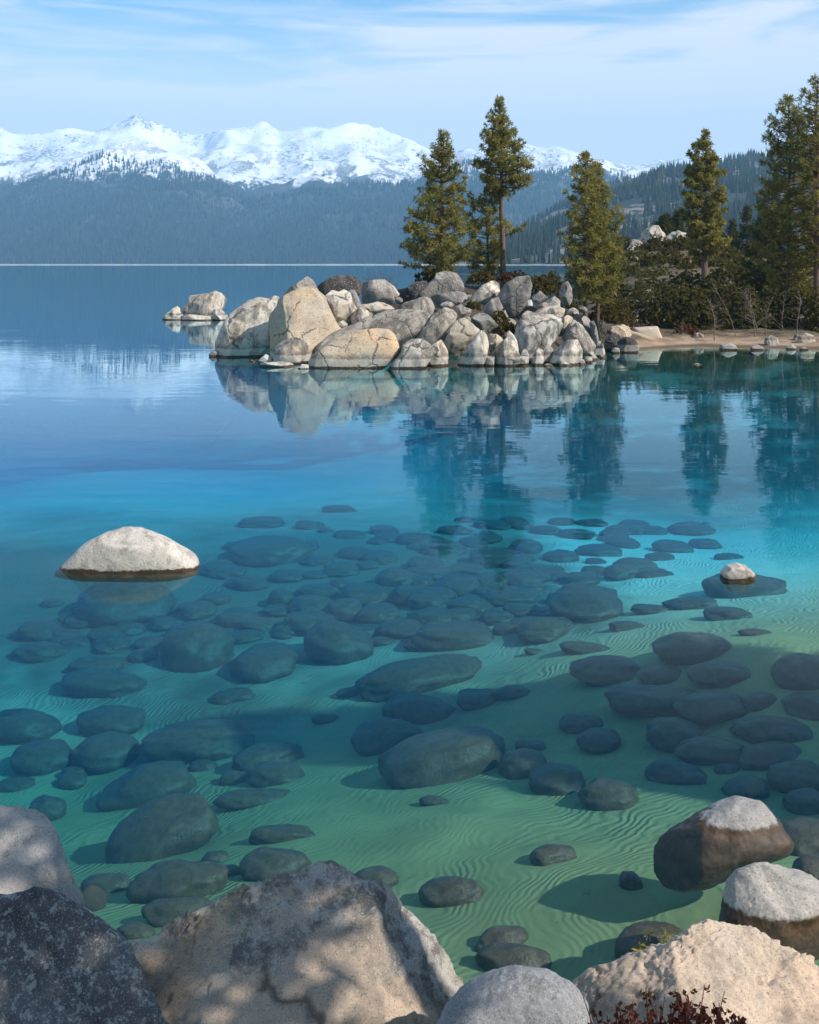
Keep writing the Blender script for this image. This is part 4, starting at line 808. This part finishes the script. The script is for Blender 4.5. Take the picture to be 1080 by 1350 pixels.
def shrub(px, py, w, h, Y, mat, label, seed, name='shrub', group='bushes on the shore', K=9, L=.15, Wd=.055, dens=1.0, cat='bush', stems=9, twigmat='bark', openw=0.0):
    rs = np.random.RandomState(seed); base = at(px, py, Y); Wm, Hm = w / 2 / FPX * Y, h / FPX * Y
    g = zb1(base[0], Y); root = bpy.data.objects.new(name, None); COL.objects.link(root); root.location = (base[0], Y, base[2]); tag(root, label, cat, group)
    wood = Acc(); zlow = min(g - base[2], 0) - .1
    n = int(55 * max(Wm, .3) * max(Hm, .3) * 2.2 * dens) + 30
    a = rs.uniform(0, 6.28, n); ph = np.arccos(rs.uniform(0, 1, n)); rad = rs.uniform(.55, 1.0, n) ** .6
    lob = 1 + .30 * fbm(np.c_[np.cos(a) * np.sin(ph), np.sin(a) * np.sin(ph), np.cos(ph)] * 1.9 + seed, 3)
    c = np.c_[np.cos(a) * np.sin(ph) * Wm, np.sin(a) * np.sin(ph) * Wm * .8, np.cos(ph) * Hm * .92 + .04 * Hm] * (rad * lob)[:, None]
    d = np.c_[np.cos(a), np.sin(a), np.cos(ph)]; d /= np.linalg.norm(d, axis=1)[:, None]
    for k in range(stems):
        j = rs.randint(n); e = c[j] * .95; s0 = np.array([rs.normal(0, .12 * Wm), rs.normal(0, .1 * Wm), zlow]); mid = s0 * .5 + e * .5 + rs.normal(0, .08, 3) * Wm
        V, F = tube([s0, mid, e], [.03, .02, .008], 4); wood.add(V, F)
    obj('stem', wood.mesh('stem', M[twigmat]), root)
    V, F = tufts(c, d, rs, K, L, Wd, 1.1)
    ti = np.clip(rs.normal(.4, .2, n), 0, 1); obj('foliage', mesh_np('foliage', V, F, False, M[mat], np.repeat(np.repeat(ti, K), 4)), root)
    return root
sh = [(836,440,70,66,70,'leaves_dark','dark bush left of the sandy trail under the slim pines'),(856,420,60,60,82,'leaves_dark','dark bush behind the bend of the sandy trail'),
 (815,425,46,34,66,'leaves_olive','olive bush at the foot of the slim middle pine'),(795,425,40,30,64,'leaves_olive','olive bush behind the round dark boulder'),(800,396,52,60,76,'leaves_dark','dark bush behind the slim pine pair'),
 (884,442,66,70,68,'leaves_dark','dark glossy bush right of the sandy trail'),(915,444,70,72,67.5,'leaves_dark','large dark bush behind the leaning white sapling'),(905,398,80,42,74,'leaves_dark','dark bush above the glossy ones with sunlit top'),
 (950,444,66,72,68,'leaves_dark','dark bush right of the leaning white sapling'),(985,446,60,66,67.5,'leaves_dark','dark bush behind the ball shaped boulder'),(1020,446,66,70,68,'leaves_dark','dark bush behind the beach boulders'),
 (1055,446,70,74,67.5,'leaves_dark','dark bush behind the broad tan boulder'),(1085,448,60,66,66,'leaves_dark','dark bush cut by the right edge'),(960,392,70,48,78,'leaves_dark','dark bush below the lone golden pine'),
 (1000,400,70,54,76,'leaves_dark','dark bush under the small dark pine'),(1045,400,70,50,76,'leaves_dark','dark bush under the broad dense pine'),
 (690,382,40,22,61,'leaves_olive','brown bush beside the egg-shaped boulder'),(712,388,40,26,60.5,'leaves_olive','brown bush behind the small dark grey rock'),(728,392,36,34,61,'leaves_olive','tall brown bush by the upright rounded stone'),
 (660,434,26,24,53.5,'leaves_olive','little brown bush in the gap under the egg-shaped boulder'),(668,440,24,16,53,'leaves_olive','low green brown bush above the pointed rock'),(635,374,40,18,62,'leaves_olive','low bush at the foot of the short dark pine'),
 (562,372,34,16,64,'leaves_olive','low bush at the foot of the bushy pine'),(745,408,36,22,60,'leaves_olive','bush right of the upright rounded stone'),(672,372,34,16,63,'leaves_rust','rusty bush behind the egg-shaped boulder'),
 (624,408,18,10,55.5,'leaves_olive','tiny tuft bush on the long rising slab'),(845,345,46,26,110,'leaves_olive','grey green bush on the left of the outcrop'),(880,352,40,22,105,'leaves_olive','grey green bush in the middle of the outcrop'),(825,378,50,36,95,'leaves_dark','dark bush below the outcrop'),
 (862,385,60,36,92,'leaves_dark','dark bush under the lowest outcrop rocks'),(905,372,40,26,95,'leaves_olive','grey green bush left of the lone pine trunk'),(835,442,30,16,64.5,'leaves_rust','dry brown brush above the pinkish rubble'),(905,448,40,20,65,'leaves_rust','dry brown brush left of the leaning sapling')]
for i, (px, py, w, h, Y, m, l) in enumerate(sh): shrub(px, py, w, h, Y, m, l, 300 + i, dens=1.25 if m == 'leaves_dark' else 1.0)

def sapling(px, py, tipx, tipy, Y, label, seed, r=.03, name='bare_sapling', mat='greybark', group='bare saplings along the beach', cat='sapling', nb=14, blen=.9):
    rs = np.random.RandomState(seed); b = at(px, py, Y); tpt = at(tipx, tipy, Y); b[2] = min(b[2], zb1(b[0], Y)) - .1
    root = bpy.data.objects.new(name, None); COL.objects.link(root); root.location = b; tag(root, label, cat, group)
    s = np.linspace(0, 1, 8)[:, None]; ax = (tpt - b) * s + np.c_[.12 * np.sin(s * 5 + seed), .1 * np.cos(s * 4), 0 * s]; ax = ax - ax[0]
    ac = Acc(); V, F = tube(ax, r * (1 - .75 * s[:, 0]), 6); ac.add(V, F); obj('trunk', ac.mesh('trunk', M[mat]), root)
    br = Acc(); H = np.linalg.norm(tpt - b)
    for k in range(nb):
        f = rs.uniform(.2, .97); p = np.array([np.interp(f, s[:, 0], ax[:, q]) for q in range(3)]); a = rs.uniform(0, 6.28); L = blen * rs.uniform(.3, 1.0) * (1.15 - f) * min(1, H / 3)
        d = np.array([math.cos(a), math.sin(a) * .7, rs.uniform(.2, .9)]); q1 = p + d * L * .5; q2 = p + d * L + rs.normal(0, .1, 3) * L
        V, F = tube([p, q1, q2], [r * .38, r * .28, r * .12], 4); br.add(V, F)
        for _ in range(3):
            e = rs.uniform(.3, .9); pp = p + (q2 - p) * e; V, F = tube([pp, pp + (d + rs.normal(0, .5, 3)) * L * .4], [r * .2, r * .08], 3); br.add(V, F)
    obj('branch', br.mesh('branch', M[mat]), root); return root
sapling(942,446,929,388,63,'pale leaning bare sapling with a fork, whitest on the beach',401,.036,nb=30)
sapling(971,446,938,366,64.5,'long bare sapling bent far over to the left',402,.028,nb=26)
sapling(995,446,992,385,64,'straight grey bare sapling left of the ball shaped boulder',403,.035,nb=22)
sapling(1010,444,1018,392,64.5,'thin bare sapling behind the ball shaped boulder',404,.025,nb=20)
sapling(1036,446,1030,388,64,'thin bare sapling in front of the broad dense pine',405,.028,nb=20)
sapling(1052,444,1048,380,64.5,'upright bare sapling left of the broad tan boulder',406,.035,nb=22)
sapling(1000,420,972,378,66,'bare branchy sapling leaning over the dark bushes',407,.03,nb=34,blen=1.6)
sapling(790,458,789,413,55,'slender dead snag rising from the right tip of the rock island',408,.045,nb=2,blen=.3)
sapling(895,446,905,420,64,'low twiggy bare sapling beside the dry brush',409,.02,nb=20,blen=1.4)
for i, (px, l) in enumerate([(490, 'left red twiggy bush on the island skyline'), (503, 'middle red twiggy bush on the island skyline'), (515, 'right red twiggy bush on the island skyline')]):
    sapling(px, 380, px + [-6, 2, 5][i], [360, 356, 362][i], 62, l, 420 + i, .022, name='twiggy_shrub', mat='twig_red', group='red twiggy bushes on the island', cat='bush', nb=46, blen=1.5)

rs_ = np.random.RandomState(77)
for i in range(44):
    px = rs_.uniform(800, 1075); Y = rs_.uniform(92, 120); x = (px - 540) / FPX * Y; py = HZ + (EYE - zb1(x, Y)) / FPX * Y ** 0 * FPX * FPX / FPX / Y * 1.0
    py = HZ + (EYE - zb1(x, Y)) * FPX / Y
    shrub(px, py + 3, rs_.uniform(26, 48), rs_.uniform(12, 26), Y, 'leaves_olive' if i % 3 else 'leaves_dark', 'grey green bush scattered over the rocky knoll behind the beach', 700 + i, group='bushes of the rocky knoll', K=8, L=.22, Wd=.09, dens=.55, stems=5)
for i in range(12):
    px = rs_.uniform(805, 925); Y = rs_.uniform(94, 118); x = (px - 540) / FPX * Y; py = HZ + (EYE - zb1(x, Y)) * FPX / Y; w = rs_.uniform(10, 22); h = w * rs_.uniform(.5, .9)
    poly = [(px + w / 2 * math.cos(a) * rs_.uniform(.75, 1.15), py - h * .2 + h / 2 * math.sin(a) * rs_.uniform(.75, 1.15)) for a in np.linspace(0, 6.28, 9, endpoint=False)]
    outline_rock('boulder', poly, Y, M['pale'], 'small pale rock lying among the bushes of the knoll', group='small rocks of the knoll', seed=i * 5 + 3, cuts=6, amp=.10, sub=3, T=.9, smooth=1.2)

# foreground dry red-leaved bush and pine sprig
def small_bush(px, py, w, h, Y, label, seed, mat, n, K, L, Wd, name, twig):
    rs = np.random.RandomState(seed); b = at(px, py, Y); root = bpy.data.objects.new(name, None); COL.objects.link(root); root.location = b
    tag(root, label, 'bush'); Wm, Hm = w / 2 / FPX * Y, h / FPX * Y
    tips = np.c_[rs.uniform(-1, 1, n) * Wm, rs.uniform(-.6, .6, n) * Wm * .6, rs.beta(1.5, 1.6, n) * Hm]; wood = Acc(); cen = []
    for k in range(n):
        s0 = np.array([tips[k, 0] * .5 + rs.normal(0, .04), tips[k, 1], -.45]); m = s0 * .4 + tips[k] * .6 + rs.normal(0, .02, 3)
        V, F = tube([s0, m, tips[k]], [.004, .003, .0015], 4); wood.add(V, F)
        for _ in range(5): f = rs.uniform(.35, 1); cen.append(m + (tips[k] - m) * f + rs.normal(0, .012, 3))
    obj('stem', wood.mesh('stem', M[twig]), root); cen = np.array(cen); d = rs.normal(size=cen.shape); d /= np.linalg.norm(d, axis=1)[:, None]
    V, F = tufts(cen, d, rs, K, L, Wd, 1.0); obj('leaf', mesh_np('leaf', V, F, False, M[mat], np.repeat(np.repeat(rs.uniform(0, 1, len(cen)), K), 4)), root)['kind'] = 'stuff'
    return root
small_bush(868, 1376, 215, 56, 3.95, 'dry dark red leaved bush at the foot of the pinkish rock', 500, 'leaves_red', 110, 3, .024, .009, 'dry_bush', 'twig_red')
small_bush(868, 1268, 52, 46, 5.75, 'small dark needle twig sprouting behind the pinkish rock', 501, 'needles', 9, 9, .05, .004, 'pine_sprig', 'bark')

# pines on the near shore, out of frame on the right: they throw the dappled shade
N_ = 'pines on the near shore behind the camera'
def shade_pine(x, y, H, zc, reach, seed, label, dens=.7):
    Y = 60.0; px = 540 + x / Y * FPX; g = zb1(x, y); f = lambda z: HZ - (z - EYE) / Y * FPX; k = FPX / Y
    o = pine(px, f(g), f(g + H), Y, [(f(g + H), 3, 3), (f(g + H * .8), reach * .5 * k, reach * .5 * k), (f(g + H * .55), reach * k, reach * k), (f(g + zc), reach * .8 * k, reach * .8 * k)], label, seed, whorls=26, dens=dens, K=12, L=.34, Wd=.04, group=N_)
    o.location = (x, y, g)
shade_pine(14.7, 8.5, 9.4, 3.4, 1.9, 601, 'tall spreading pine on the near shore beyond the right edge', 2.2)
shade_pine(11.1, 10.3, 7.0, 2.6, 1.6, 605, 'medium spreading pine on the near shore nearest the water', 2.0)
shade_pine(6.6, 1.9, 12.5, 6.2, 1.9, 602, 'nearer spreading pine just beyond the right of the shore rocks', .36)
shade_pine(3.6, 1.4, 7.6, 3.0, 1.4, 603, 'small pine close beside the camera on the right', .5)
